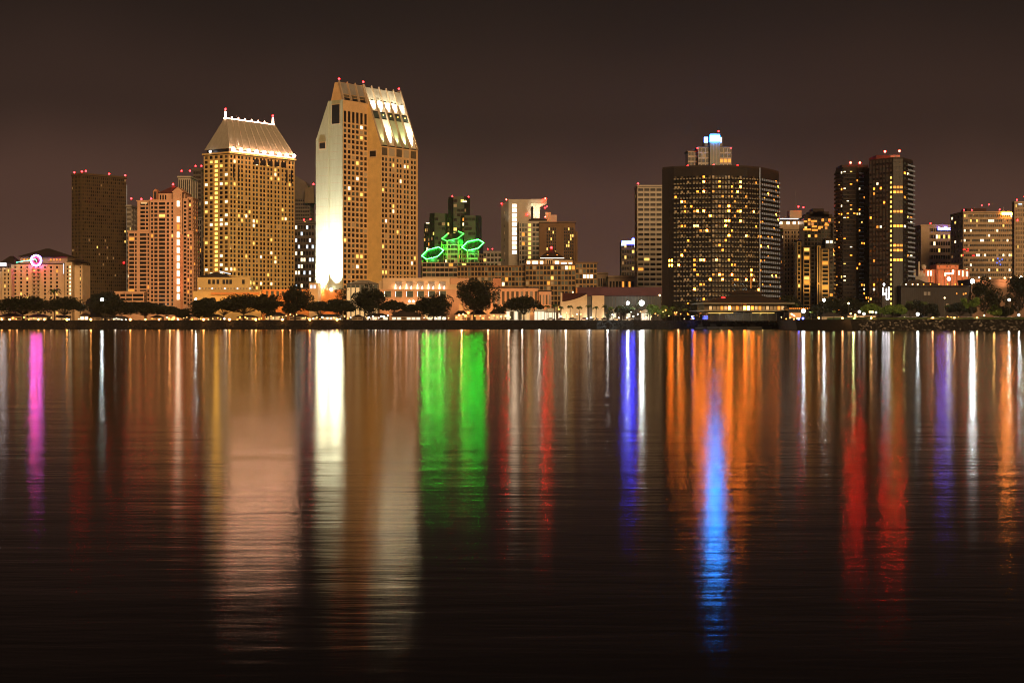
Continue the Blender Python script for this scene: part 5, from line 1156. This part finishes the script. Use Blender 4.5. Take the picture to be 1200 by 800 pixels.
# ================================================================== LABELS THAT SINGLE OUT REPEATS
WHERE = [(-99,97,'the ring sign hotel'),(97,148,'the dark bronze tower'),(148,236,'the pink apartment tower'),(236,345,'the golden hotel'),(345,447,'the tallest hotel'),
         (447,532,'the pink podium'),(532,590,'the orange arcade building'),(590,690,'the pyramid roof hotel'),(690,776,'the maroon hall'),(776,824,'the broad dark hotel'),
         (824,926,'the restaurant pavilion'),(926,986,'the stepped balcony tower'),(986,1062,'the dark tower pair'),(1062,1140,'the dark waterfront hall'),(1140,1400,'the brown hall')]
REG = []
def reg(o, px, base, group=None): REG.append((o, px, base)); 
ORD = ['leftmost','second from left','third from left','fourth from left','fifth from left','sixth from left','seventh from left','eighth from left','ninth from left','tenth from left','eleventh from left','twelfth from left','thirteenth from left','fourteenth from left','fifteenth from left']
def finalize():
    d = {}
    for o, px, base in REG:
        w = next(w for a, b, w in WHERE if a <= px < b); d.setdefault((base, w), []).append((px, o))
    for (base, w), L in d.items():
        L.sort(key=lambda t: t[0])
        for i, (px, o) in enumerate(L):
            if len(L) == 1: o['label'] = '%s below %s' % (base, w)
            elif i == len(L)-1: o['label'] = '%s, rightmost below %s' % (base, w)
            else: o['label'] = '%s, %s below %s' % (base, ORD[i], w)

# ================================================================== TREES
def leaves(m, c, r, n, size, rr, sz=.8):
    for _ in range(n):
        while True:
            p = Vector((rr.uniform(-1,1), rr.uniform(-1,1), rr.uniform(-1,1)))
            if p.length < 1: break
        p = p.normalized()*(p.length**.7)
        q = Vector((c[0]+p.x*r, c[1]+p.y*r, c[2]+p.z*r*sz)); s = size*rr.uniform(.5,1.2)
        a = Vector((rr.uniform(-1,1), rr.uniform(-1,1), rr.uniform(-.6,.6))).normalized(); b = a.cross(Vector((rr.uniform(-1,1), rr.uniform(-1,1), rr.uniform(-1,1)))).normalized()
        m.add([q-a*s*.5, q+b*s*.28, q+a*s*.5, q-b*s*.28], [(0,1,2,3)])
def tree(px, w, ytop, D, kind, base, seed, leaf='leaf_dark', ybot=None, kname='broadleaf_tree'):
    rr = random.Random(seed); x = X(px, D); W = w/FPX*D*1.12; H = Z(ytop, D)-LAND
    e = empty(kname, (x, D, LAND), None, 'tree'); reg(e, px, base)
    t = MB(); cr = MB(); org = Vector((x, D, LAND))
    cl = []
    if kind == 'spread':
        fork = H*.22; nc = int(18+W*.9)
        for i in range(nc):
            a = rr.uniform(0, 6.28); q = math.sqrt(rr.random()); dx = math.cos(a)*q*W*.41; dy = math.sin(a)*q*W*.30
            h = H*(.36+.46*math.sqrt(max(0, 1-q*q*.85))*rr.uniform(.72,1))
            cl.append((Vector((x+dx, D+dy, LAND+h)), W*.125*rr.uniform(.55,1.4), .62))
    elif kind == 'round':
        fork = H*.22; nc = 44
        for i in range(nc):
            v = Vector((rr.gauss(0,1), rr.gauss(0,1), rr.gauss(0,1))).normalized()*rr.uniform(.45,.95)
            cl.append((Vector((x+v.x*W*.42, D+v.y*W*.36, LAND+H*.58+v.z*H*.36)), W*.115*rr.uniform(.5,1.35), .95))
    elif kind == 'tall':
        fork = H*.30; nc = 16
        for i in range(nc):
            h = rr.uniform(.32,.97); ww = .5*math.sin(min(1, (1.06-h)*1.5)*1.5)
            cl.append((Vector((x+rr.uniform(-1,1)*W*ww*.8, D+rr.uniform(-1,1)*W*.3, LAND+H*h*.95)), W*.15*rr.uniform(.7,1.2), 1.25))
    elif kind == 'airy':
        fork = H*.4; nc = 9
        for i in range(nc):
            cl.append((Vector((x+rr.uniform(-1,1)*W*.4, D+rr.uniform(-1,1)*W*.3, LAND+H*rr.uniform(.6,.97))), W*.17*rr.uniform(.6,1.1), .9))
    else:  # bush
        fork = H*.1; nc = 9
        for i in range(nc):
            cl.append((Vector((x+rr.uniform(-1,1)*W*.36, D+rr.uniform(-1,1)*W*.2, LAND+H*rr.uniform(.25,.8))), W*.17*rr.uniform(.7,1.2), .8))
    tr = .045*H*.55; f = Vector((x+rr.uniform(-.4,.4), D, LAND+fork))
    t.tube((x, D, LAND-.1), f, tr*1.25, tr*.9, 7)
    for c, r, sz in cl:
        mid = f.lerp(c, .5)+Vector((rr.uniform(-.3,.3), rr.uniform(-.3,.3), rr.uniform(.0,.5)-H*.03))
        t.tube(f, mid, tr*.42, tr*.26, 5, caps=False); t.tube(mid, c, tr*.26, tr*.08, 4, caps=False)
        for _ in range(2):
            d = c+Vector((rr.uniform(-1,1), rr.uniform(-1,1), rr.uniform(-.2,.8)))*r*.8; t.tube(mid.lerp(c,.6), d, tr*.12, tr*.04, 3, caps=False)
        r *= {'airy':1.,'tall':1.25,'spread':1.3,'round':1.2}.get(kind, 1.2); dens = {'airy':70,'tall':330,'spread':230,'round':200}.get(kind, 260)
        leaves(cr, c, r, int(dens*(1 if W > 9 else .7)), 1.15 if W > 9 else .7, rr, sz)
    t.build('trunk', 'trunk', e, org); cr.build('crown', leaf, e, org)
    return e
T = [(27,60,346.5,950,'spread'),(76,44,347.5,945,'spread'),(122,36,336.5,985,'spread'),(132,52,351.5,944,'spread'),(170,44,353.5,946,'spread'),(196,26,358,950,'spread'),(214,20,360,950,'bush'),
     (239,36,347,948,'round'),(262,30,350,952,'spread'),(286,52,343.5,950,'spread'),(312,30,344,946,'round'),(346,42,335,955,'round'),(375,30,351,946,'spread'),
     (400,16,335.5,975,'airy'),(396,36,350,948,'spread'),(433,38,335,955,'round'),(462,30,349.5,944,'spread'),(508,46,344.5,944,'round'),(492,30,352,948,'spread')]
for i, (px, w, yt, D, k) in enumerate(T):
    kn = {'spread':'spreading_tree','round':'round_tree','airy':'slender_tree','bush':'bush'}[k]
    bs = {'spread':'dark spreading shore tree','round':'dark round shore tree','airy':'slender airy tree','bush':'low dark bush'}[k]
    tree(px, w, yt, D, k, bs, 100+i, kname=kn)
tree(556, 54, 324, 945, 'round', 'large round dark tree, biggest on the shore,', 7, kname='round_tree')
tree(589, 20, 356.5, 946, 'airy', 'small branching tree', 9, kname='slender_tree')
tree(614, 42, 346, 946, 'spread', 'umbrella shaped dark tree', 10, kname='umbrella_tree')
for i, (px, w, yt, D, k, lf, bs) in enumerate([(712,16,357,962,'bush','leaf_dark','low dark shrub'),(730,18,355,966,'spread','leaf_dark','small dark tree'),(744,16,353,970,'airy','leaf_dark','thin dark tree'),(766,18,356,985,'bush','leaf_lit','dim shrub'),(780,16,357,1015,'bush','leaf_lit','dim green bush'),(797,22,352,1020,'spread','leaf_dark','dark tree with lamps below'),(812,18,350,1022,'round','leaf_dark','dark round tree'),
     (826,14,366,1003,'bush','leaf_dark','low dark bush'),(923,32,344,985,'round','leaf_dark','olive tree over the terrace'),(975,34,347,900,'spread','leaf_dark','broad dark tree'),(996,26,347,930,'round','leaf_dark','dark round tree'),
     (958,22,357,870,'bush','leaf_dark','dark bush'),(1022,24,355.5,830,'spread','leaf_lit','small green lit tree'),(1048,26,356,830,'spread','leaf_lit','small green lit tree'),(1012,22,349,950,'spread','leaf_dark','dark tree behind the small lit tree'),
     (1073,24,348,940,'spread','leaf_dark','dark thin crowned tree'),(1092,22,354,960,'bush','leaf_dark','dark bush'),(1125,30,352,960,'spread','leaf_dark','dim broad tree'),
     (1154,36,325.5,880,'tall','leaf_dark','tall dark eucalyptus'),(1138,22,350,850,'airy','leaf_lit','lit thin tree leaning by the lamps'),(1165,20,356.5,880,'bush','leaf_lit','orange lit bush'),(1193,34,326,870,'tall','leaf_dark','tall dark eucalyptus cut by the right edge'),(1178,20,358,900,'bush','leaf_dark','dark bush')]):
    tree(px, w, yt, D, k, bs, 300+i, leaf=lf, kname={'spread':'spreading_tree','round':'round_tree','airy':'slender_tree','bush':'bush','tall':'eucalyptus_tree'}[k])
def palm(px, ytop, D, seed, lit=False):
    rr = random.Random(seed); x = X(px, D); H = Z(ytop, D)-LAND; e = empty('palm_tree', (x, D, LAND), None, 'palm tree'); reg(e, px, 'lit palm tree' if lit else 'palm tree')
    e['group'] = 'palm trees along the waterfront'
    t = MB(); t.tube((x,D,LAND-.1), (x+rr.uniform(-.4,.4),D,LAND+H*.78), .26, .17, 6); c = Vector((x, D, LAND+H*.78)); m = MB()
    for k in range(17):
        a = k*2.4+rr.uniform(-.2,.2); up = rr.uniform(.15,1.); L = H*.30*rr.uniform(.8,1.1); d = Vector((math.cos(a), math.sin(a), 0)); s = Vector((-d.y, d.x, 0)); p = c.copy(); v = d*(1-up*.4)+Vector((0,0,up))
        prev = None
        for j in range(6):
            w_ = .38*math.sin((j+.7)/6*3.0)+.04
            row = (p-s*w_+Vector((0,0,-.18)), p, p+s*w_+Vector((0,0,-.18)))
            if prev: m.add(list(prev)+list(row), [(0,1,4,3),(1,2,5,4)])
            prev = row; p = p+v.normalized()*L/6; v.z -= .38
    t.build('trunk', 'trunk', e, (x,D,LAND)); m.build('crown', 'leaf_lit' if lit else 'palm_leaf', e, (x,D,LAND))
for i, (px, y, D, l) in enumerate([(641,355,950,0),(650,353.5,948,0),(657,356,952,0),(668,355,946,0),(679,356,950,0),(690,354,946,0),(698,356,950,0),(709,354.5,948,0),(716,357,955,1),(727,355,952,0),(741,357,960,0),(761,356,985,1),(770,358,990,0),(788,357,1010,1),
     (803,359,1012,1),(64,331.8,968,0),(932,352,960,0),(951,363,830,1),(977,362,840,1),(985,352,900,0),(1066,349,900,0),(1083,349,905,0),(1110,354,900,0)]): palm(px, y, D, 50+i, l)

# ================================================================== LAMPS
def lamp(px, y, D, mat, r=.35, pole=True, base='', name='street_lamp', light=0, lcol=(1,.5,.2), cat='street lamp', group=None):
    x = X(px, D); z = Z(y, D)
    if z < LAND+.35: z = LAND+.35
    e = empty(name, (x, D, LAND), None, cat, group); reg(e, px, base)
    t = MB(); t.tube((x,D+.05,LAND-.05), (x,D+.05,z-r*.7), .05 if z-LAND < 3 else .1, .045 if z-LAND < 3 else .07, 5); t.build('pole', 'metal_dark', e, (x,D,LAND))
    g_ = MB(); g_.ball((x,D,z), r, 0, 8, 6); g_.build('globe', mat, e, (x,D,LAND))
    if light: 
        o = point((x, D-.0, z+r+.25), light, lcol, .25, 'lamp_light')
for px in (2,11.5,45,52,78.5,106.5,152.7,170.4,186.5,208.7,238.6,269,299.8,331,363,395,):
    big = px in (238.6,269,299.8,331,363,395,106.5,78.5,152.7)
    lamp(px, 377.1 if big else 376.7, 929.5, 'lamp_orange' if big else 'lamp_orange', .62 if big else .45, base='low orange waterside lamp', name='bollard_lamp', light=260 if big else 0, lcol=(1,.4,.1), cat='lamp', group='low orange lamps along the water edge')
for px in (959.5,987.3,1021,1093,1118.5,1145): lamp(px, 372.6, 772, 'lamp_orange', .42, base='low orange lamp on the grass bank', name='bollard_lamp', light=420, lcol=(1,.5,.2), cat='lamp', group='low orange lamps on the grass bank')
for px, y, D, mt, r, li in ((119.6,351,955,'lamp_white',.9,1800),(229.5,350.5,955,'lamp_white',.6,900),(234,354,952,'lamp_white',.45,400),(735.8,355.2,958,'lamp_white',1.0,2600),(752,355,958,'lamp_star',1.45,9000),(773,346,990,'lamp_warm',.5,0),(941.5,364.4,830,'lamp_white',1.0,2600),
      (965.5,351.6,850,'lamp_white',.75,1500),(1075.4,368,800,'lamp_white',.75,1500),(1107,349,860,'lamp_warm',.4,0),(1139.5,329.5,930,'lamp_star',1.15,9000),(1182.6,351.3,850,'lamp_white',.6,900),(1196.5,325.6,900,'lamp_white',.9,1200),(1194,369,800,'lamp_white',.5,600),(1112,326.8,1180,'lamp_white',1.3,0),
      (994.5,355.4,900,'lamp_warm',.55,0),(1037.5,365,850,'lamp_white',.7,800),(1153.5,369.5,800,'lamp_warm',.35,0)):
    lamp(px, y, D, mt, r, base='tall lamp with a blazing star white head' if mt == 'lamp_star' else ('pole lamp with a white head' if mt == 'lamp_white' else 'pole lamp with a warm head'), light=li, lcol=(.92,1,.95) if mt != 'lamp_warm' else (1,.7,.4))
# the many small promenade lamps, colours as seen
rr = random.Random(21)
small = []
def run(a, b, n, mats, y0, y1, r=.3):
    n = max(2, int(n*.8))
    for k in range(n): small.append((a+(b-a)*(k+rr.uniform(.15,.85))/n, rr.uniform(y0, y1), rr.choice(mats), r*rr.uniform(.7,1.3)))
run(0,30,7,['lamp_orange','lamp_orange','lamp_warm'],371,374,.42); run(30,95,11,['lamp_warm','lamp_orange','lamp_white'],371.5,375.5,.28); run(118,150,8,['lamp_white','lamp_warm'],372.5,375.5,.26)
run(168,192,4,['lamp_warm','lamp_orange'],372,375.5,.3); run(193.5,205,6,['lamp_orange','lamp_warm'],371.5,374.5,.62); run(206,262,13,['lamp_orange','lamp_warm','lamp_orange'],370.5,375,.3); run(262,270,3,['lamp_white'],372,374,.42)
run(276,310,10,['lamp_orange','lamp_warm'],371.5,374.5,.36); run(310,356,13,['lamp_orange','lamp_warm','lamp_warm'],368,374.5,.28); run(356,414,18,['lamp_orange','lamp_warm','lamp_white'],370.5,374,.34); run(428,456,10,['lamp_white','lamp_orange','lamp_white'],369.5,374,.38)
run(495,530,9,['lamp_warm','lamp_white'],371,374,.3); run(532,552,7,['lamp_orange','lamp_warm'],366,372,.6); run(555,590,9,['lamp_orange','lamp_warm'],369,373,.4); run(590,600,4,['lamp_warm'],366,372,.5)
run(655,700,11,['lamp_white','lamp_warm'],365,374,.32); run(700,765,20,['lamp_white','lamp_warm','lamp_white','lamp_orange'],364,374.5,.34); run(765,800,10,['lamp_orange','lamp_warm'],362,373.5,.3); run(800,835,8,['lamp_orange','lamp_warm'],370,374,.25)
run(838,925,15,['lamp_orange','lamp_warm','lamp_orange'],371.5,374,.24); run(925,938,6,['lamp_orange','lamp_warm'],371,375.5,.4); run(996,1030,9,['lamp_white','lamp_warm','lamp_warm'],364,369.5,.55); run(1100,1125,5,['lamp_orange'],370.6,371.6,.28)
COLN = {'prom_orange':'small orange promenade lamp','prom_warm':'small yellowish promenade lamp','prom_white':'small white promenade lamp'}
for px, y, mt, r in small:
    mt = mt.replace('lamp', 'prom')
    D = 940 if px < 700 else (1006 if px < 915 else (835 if px < 940 else 815))
    if px > 700 and px < 775: D = 965
    lamp(px, y, D, mt, r, base=COLN[mt], name='promenade_lamp', cat='lamp', group='small lamps along the promenade')
for px, y, D in ((811,371,1004),(812.5,373,1004),(936,374,800),(941,373,805)): lamp(px, y, D, 'lamp_blue', .5, base='small deep blue lamp', name='promenade_lamp', cat='lamp')
def mk_light(px, y, D, p, c): point((X(px,D), D, Z(y,D)), p*(.13 if px < 520 and px != 199 else .3), c, .5, 'promenade_light')
for px, p, c in ((20,2500,(1,.45,.15)),(60,1500,(1,.55,.25)),(95,1200,(1,.6,.3)),(135,1200,(1,.8,.6)),(199,5200,(1,.45,.15)),(225,2200,(1,.5,.2)),(265,2000,(1,.7,.4)),(295,2200,(1,.5,.2)),(340,2200,(1,.5,.2)),(390,2600,(1,.5,.25)),(440,2600,(1,.65,.4)),
                 (500,2600,(1,.7,.4)),(541,7000,(1,.45,.18)),(572,5200,(1,.5,.2)),(596,4200,(1,.7,.4)),(612,3600,(1,.85,.6)),(632,5200,(1,.95,.75)),(663,3600,(1,.95,.75)),(690,3400,(1,.95,.8)),(712,3600,(1,.95,.8))):
    mk_light(px, 371.5, 957, p, c)
for px, y, D, p, c in ((770,370,1012,3200,(1,.7,.3)),(795,366,1012,3600,(1,.55,.2)),(930,369,965,3000,(1,.4,.12)),(1020,366,845,2200,(.95,1,.5)),(1048,366,842,2200,(.9,1,.4)),(977,370,850,900,(.8,1,.4)),(951,371,835,500,(.8,1,.5)),(1140,371,835,1800,(1,.9,.35)),(1165,366,868,3200,(1,.55,.15)),(1190,371,850,1500,(1,.4,.2)),(1000,371.6,800,5200,(.9,1,.4)),(1060,372,795,5200,(.9,1,.4)),(1110,372,795,5200,(.9,1,.4)),(1175,372,795,5200,(.9,1,.4))): mk_light(px, y, D, p, c)

# ================================================================== SMALL WATERFRONT BUILDINGS
def shop(px, w, ytop, D, glow, base, roof='roof_dark', h=None, nb=None, rf=.42, name='shop_kiosk', cat='kiosk', canvas=False):
    x0, x1 = X(px-w/2, D), X(px+w/2, D); zt = Z(ytop, D); ze = LAND+(zt-LAND)*(1-rf); b = Bld(name, None, (X(px,D), D, LAND), cat); reg(b.e, px, base)
    b.wm = ['stucco_tan' if not canvas else 'canvas', 'curtain']; dp = 7
    b.rm = [roof]; nb = nb or max(1, int((x1-x0)/2.6))
    b.core([(x0,D+.6),(x1,D+.6),(x1,D+dp),(x0,D+dp)], LAND-.2, ze, 1)
    b.facade((x0,D+.6), (x1,D+.6), LAND-.2, ze, (nb,.22), [(LAND+.3,ze-.5)], d=.35, lit=lambda i, j, nc, nr, r: glow if r.random() < .85 else None, un=('curtain',), ext=False)
    hip(b.roof, [(x0-.7,D-.4),(x1+.7,D-.4),(x1+.7,D+dp+.4),(x0-.7,D+dp+.4)], ze+.02, zt, .3)
    b.done()
for px, w, y, gl, bs in ((12,26,367,'shop_orange','low orange lit shop hut'),(44,22,368,'shop_warm','low warm lit shop hut'),(72,14,369,'shop_warm','small warm lit hut'),(136,22,370,'shop_white','low white lit shop hut'),
      (183,12,369,'shop_orange','small orange lit hut'),(221,22,368,'shop_orange','low orange lit shop hut'),(249,20,368,'shop_orange','low orange lit shop hut'),(289,22,369,'shop_orange','low orange lit shop hut'),(322,24,366,'shop_warm','low warm lit shop hut'),
      (349,20,368,'shop_warm','low warm lit shop hut'),(384,36,368,'shop_warm','long warm lit shop hut'),(419,12,368.5,'shop_warm','small domed lit hut'),(442,26,367,'shop_white','white lit shop hut'),
      (512,22,366,'shop_white','white lit shop hut'),(560,18,363,'shop_orange','orange lit shop hut'),(540,14,364,'shop_orange','small orange lit hut'),(583,18,362,'shop_warm','warm lit shop hut')):
    shop(px, w, y, 960, gl, bs)
shop(98.5, 10, 366.5, 944, 'lit_white', 'dark roofed kiosk with a bright doorway', nb=2, rf=.4); shop(111, 15, 366, 946, 'curtain', 'dark roofed closed kiosk', rf=.6)
shop(476, 34, 363.2, 942, 'shop_white', 'dark tent roofed restaurant with white lights', rf=.62, name='tent_restaurant', cat='restaurant')
for px, w, y in ((600,14,359),(614,14,360),(632,12,359.5),(645,14,361),(662,16,361.5),(676,11,361),(689,16,363),(704,14,362),(720,12,362),(734,10,362.5),(757,12,362)):
    shop(px, w, y, 968 if px < 750 else 985, 'shop_white' if px not in (676,689,614) else 'shop_warm', 'pale awning stall with bright interior', roof='canvas', canvas=True, nb=max(2,int(w/4)), rf=.3, name='awning_stall', cat='stall')
shop(1010, 34, 363.5, 880, 'shop_warm', 'low dark roofed hall with warm lights', rf=.5, name='low_hall', cat='building')
shop(975, 24, 366.5, 860, 'lit_dim', 'low dim lit cafe', rf=.5)

# ================================================================== CARS AND BOATS
CARM = {}
def car(px, D, paint, flip=False, bs='', h=1.5):
    x = X(px, D); e = empty('parked_car', (x, D, LAND), None, 'car', 'cars parked along the promenade'); reg(e, px, bs)
    if paint not in CARM:
        org = (0,0,0); parts = []
        b = MB(); pr = [(-2.25,.35),(-2.3,.75),(-1.75,.92),(-1.15,.98),(1.45,1.0),(2.2,.88),(2.3,.55),(2.25,.35)]; n_ = len(pr)
        b.add([(a,-.88,z) for a, z in pr]+[(a,.88,z) for a, z in pr], [tuple(range(n_-1,-1,-1)), tuple(range(n_,2*n_))]+[(i,(i+1)%n_,n_+(i+1)%n_,n_+i) for i in range(n_)])
        cb = [(-1.1,1.0),(-.45,1.45),(1.0,1.47),(1.6,1.0)]; b.add([(a,-.7,z) for a, z in cb]+[(a,.7,z) for a, z in cb], [(3,2,1,0),(4,5,6,7)]+[(i,(i+1)%4,4+(i+1)%4,4+i) for i in range(4)])
        parts.append(('body', b, 'car_paint_%d' % paint))
        wn = MB(); wn.add([(-.85,-.715,1.05),(1.3,-.715,1.05),(.9,-.705,1.38),(-.4,-.705,1.38)], [(0,1,2,3)]); wn.add([(-.85,.715,1.05),(1.3,.715,1.05),(.9,.705,1.38),(-.4,.705,1.38)], [(3,2,1,0)]); parts.append(('side_window', wn, 'glass_dark'))
        for wx in (-1.4,1.4):
            for s in (-1,1): w_ = MB(); w_.tube((wx,s*.70,.33), (wx,s*.92,.33), .33, .33, 12); parts.append(('wheel', w_, 'tyre'))
        L = []
        for nm, mb_, mt in parts:
            o = mb_.build(nm, mt, e); L.append((nm, o.data))
        CARM[paint] = L
    else:
        for nm, me in CARM[paint]:
            o = bpy.data.objects.new(nm, me); COL.objects.link(o); o.parent = e
    e.rotation_euler = (0,0,math.pi if flip else 0)
PN = ['dark parked car','grey parked car','dark red parked car','navy parked car','pale parked car']
cr_ = random.Random(4)
for px in (646,658,671,684,697,709,722,738,747): p = cr_.choice([0,1,3,2,4]); car(px, 950, p, cr_.random() < .5, PN[p])
for px in (1053,1062,1072,1083,1094,1104,1129,1137,1151,1167,1174,1182,1192): p = cr_.choice([0,1,3,2,4]); car(px, 795, p, cr_.random() < .5, PN[p])
def boat(px, D, L, bs, mast=0, cabin=True):
    x = X(px, D); e = empty('moored_boat', (x, D, 0), None, 'boat', 'small boats moored below the pavilion'); reg(e, px, bs)
    b = MB(); w = L*.16; st = [(-.5,.9,.9),(-.3,1,.92),(.1,1,1.0),(.35,.6,1.15),(.5,.05,1.3)]; vs = []
    for t, k, hz in st: vs += [(x+t*L, D-w*k, hz*L*.12+.1), (x+t*L*.94, D-w*k*.6, -.2), (x+t*L*.94, D+w*k*.6, -.2), (x+t*L, D+w*k, hz*L*.12+.1)]
    fs = [(0,1,2,3)]+[(4*i+j, 4*i+j+1, 4*i+j+5, 4*i+j+4) for i in range(4) for j in range(3)]+[(4*i, 4*i+4, 4*i+7, 4*i+3) for i in range(4)]
    b.add(vs, fs); b.build('hull', 'boat_hull', e, (x,D,0))
    if cabin: c = MB(); c.frustum([(x-L*.3,D-w*.7),(x+L*.12,D-w*.7),(x+L*.12,D+w*.7),(x-L*.3,D+w*.7)], [(x-L*.27,D-w*.6),(x+L*.03,D-w*.6),(x+L*.03,D+w*.6),(x-L*.27,D+w*.6)], L*.12+.12, L*.12+1.7); c.build('cabin', 'concrete_dark', e, (x,D,0))
    if mast: m_ = MB(); m_.tube((x,D,.9), (x,D,mast), .09, .05, 5); m_.tube((x,D-.1,2.6), (x-L*.4,D-.1,2.5), .08, .07, 5); m_.build('mast', 'metal_dark', e, (x,D,0))
for px, D, L, ms, bs in ((838,985,9,0,'small dark cabin boat'),(851,980,8,9,'small dark sailing boat'),(866,986,10,0,'dark cabin boat'),(884,978,9,0,'dark cabin boat beside the lit awning'),(898,988,8,8.5,'dark sailing boat'),(913,978,9,0,'low dark cabin boat'),(822,990,7,7.5,'small sailing boat')): boat(px, D, L, bs, ms)
m = MB(); xa, xb = X(818,992), X(922,992); m.box(xa, xb, 991, 994, .9, 1.25)
o = m.build('floating_dock', 'trunk', org=((xa+xb)/2, 992.5, 0)); tag(o, 'long dark floating dock behind the boats below the restaurant pavilion', 'dock')
lamp(905, 377, 976, 'lamp_warm', .35, base='yellowish lamp on the boat landing', name='dock_lamp', cat='lamp')
finalize()

# ================================================================== LIGHT, SKY, CAMERA
w = bpy.data.worlds.new('World'); sc.world = w; w.use_nodes = True; nt = w.node_tree; bg = nt.nodes['Background']
tc = nt.nodes.new('ShaderNodeTexCoord'); sp = nt.nodes.new('ShaderNodeSeparateXYZ'); rp = nt.nodes.new('ShaderNodeValToRGB')
nt.links.new(tc.outputs['Generated'], sp.inputs[0])
nz = nt.nodes.new('ShaderNodeTexNoise'); nz.inputs['Scale'].default_value = 4.5; nz.inputs['Detail'].default_value = 3
nt.links.new(tc.outputs['Generated'], nz.inputs['Vector'])
mm = nt.nodes.new('ShaderNodeMath'); mm.operation = 'MULTIPLY_ADD'; mm.inputs[1].default_value = .07; nt.links.new(nz.outputs[0], mm.inputs[0])
m0 = nt.nodes.new('ShaderNodeMath'); m0.operation = 'SUBTRACT'; m0.inputs[1].default_value = .035; nt.links.new(sp.outputs['Z'], m0.inputs[0]); nt.links.new(m0.outputs[0], mm.inputs[2])
nt.links.new(mm.outputs[0], rp.inputs[0]); nt.links.new(rp.outputs[0], bg.inputs[0]); bg.inputs[1].default_value = 1.0
rp.color_ramp.interpolation = 'EASE'
el = rp.color_ramp.elements
stops = [(0., (.120,.060,.042)), (.06, (.086,.043,.031)), (.12, (.037,.0205,.0160)), (.20, (.0148,.0096,.0082)), (.5, (.009,.006,.006)), (1., (.006,.004,.004))]
el[0].position = 0; el[0].color = (*stops[0][1], 1); el[1].position = 1; el[1].color = (*stops[-1][1], 1)
for p, c in stops[1:-1]: e = el.new(p); e.color = (*c, 1)
sl = bpy.data.lights.new('city_glow', 'SUN'); sl.energy = 2.9; sl.color = (1,.60,.28); sl.angle = math.radians(25)
so = bpy.data.objects.new('city_glow', sl); COL.objects.link(so); so.location = (-50,-50,200); so.rotation_euler = Vector((-.25, 1, -.34)).to_track_quat('-Z', 'Y').to_euler()
cam = bpy.data.cameras.new('camera'); co = bpy.data.objects.new('camera', cam); COL.objects.link(co); sc.camera = co
co.location = (0,0,CAMZ); co.rotation_euler = (math.pi/2,0,0); cam.sensor_width = 36; cam.lens = 60; cam.shift_y = -21/1200; cam.clip_start = .5; cam.clip_end = 30000
sc.render.engine = 'CYCLES'; sc.view_settings.view_transform = 'Standard'; sc.view_settings.look = 'None'; sc.view_settings.exposure = 0; sc.view_settings.gamma = 1
sc.view_settings.use_curve_mapping = False
cy = sc.cycles; cy.use_denoising = True; cy.max_bounces = 4; cy.diffuse_bounces = 2; cy.glossy_bounces = 2; cy.transmission_bounces = 1; cy.use_light_tree = True
cy.filter_width = 1.0; cy.sample_clamp_indirect = 0; cy.caustics_reflective = False; cy.use_adaptive_sampling = False

m = MB(); m.box(-2600, 2600, -150, 2600, -3, 330)
h = m.build('haze', 'metal_dark'); h.data.materials.clear()
hm = bpy.data.materials.new('haze_air'); hm.use_nodes = True; hn = hm.node_tree; hn.nodes.clear()
ho = hn.nodes.new('ShaderNodeOutputMaterial'); hv = hn.nodes.new('ShaderNodeVolumePrincipled'); hv.inputs['Color'].default_value = (.8,.78,.75,1); hv.inputs['Density'].default_value = .00007; hv.inputs['Anisotropy'].default_value = .6
hn.links.new(hv.outputs[0], ho.inputs['Volume']); h.data.materials.append(hm); tag(h, None, None, kind='stuff'); cy.volume_bounces = 0
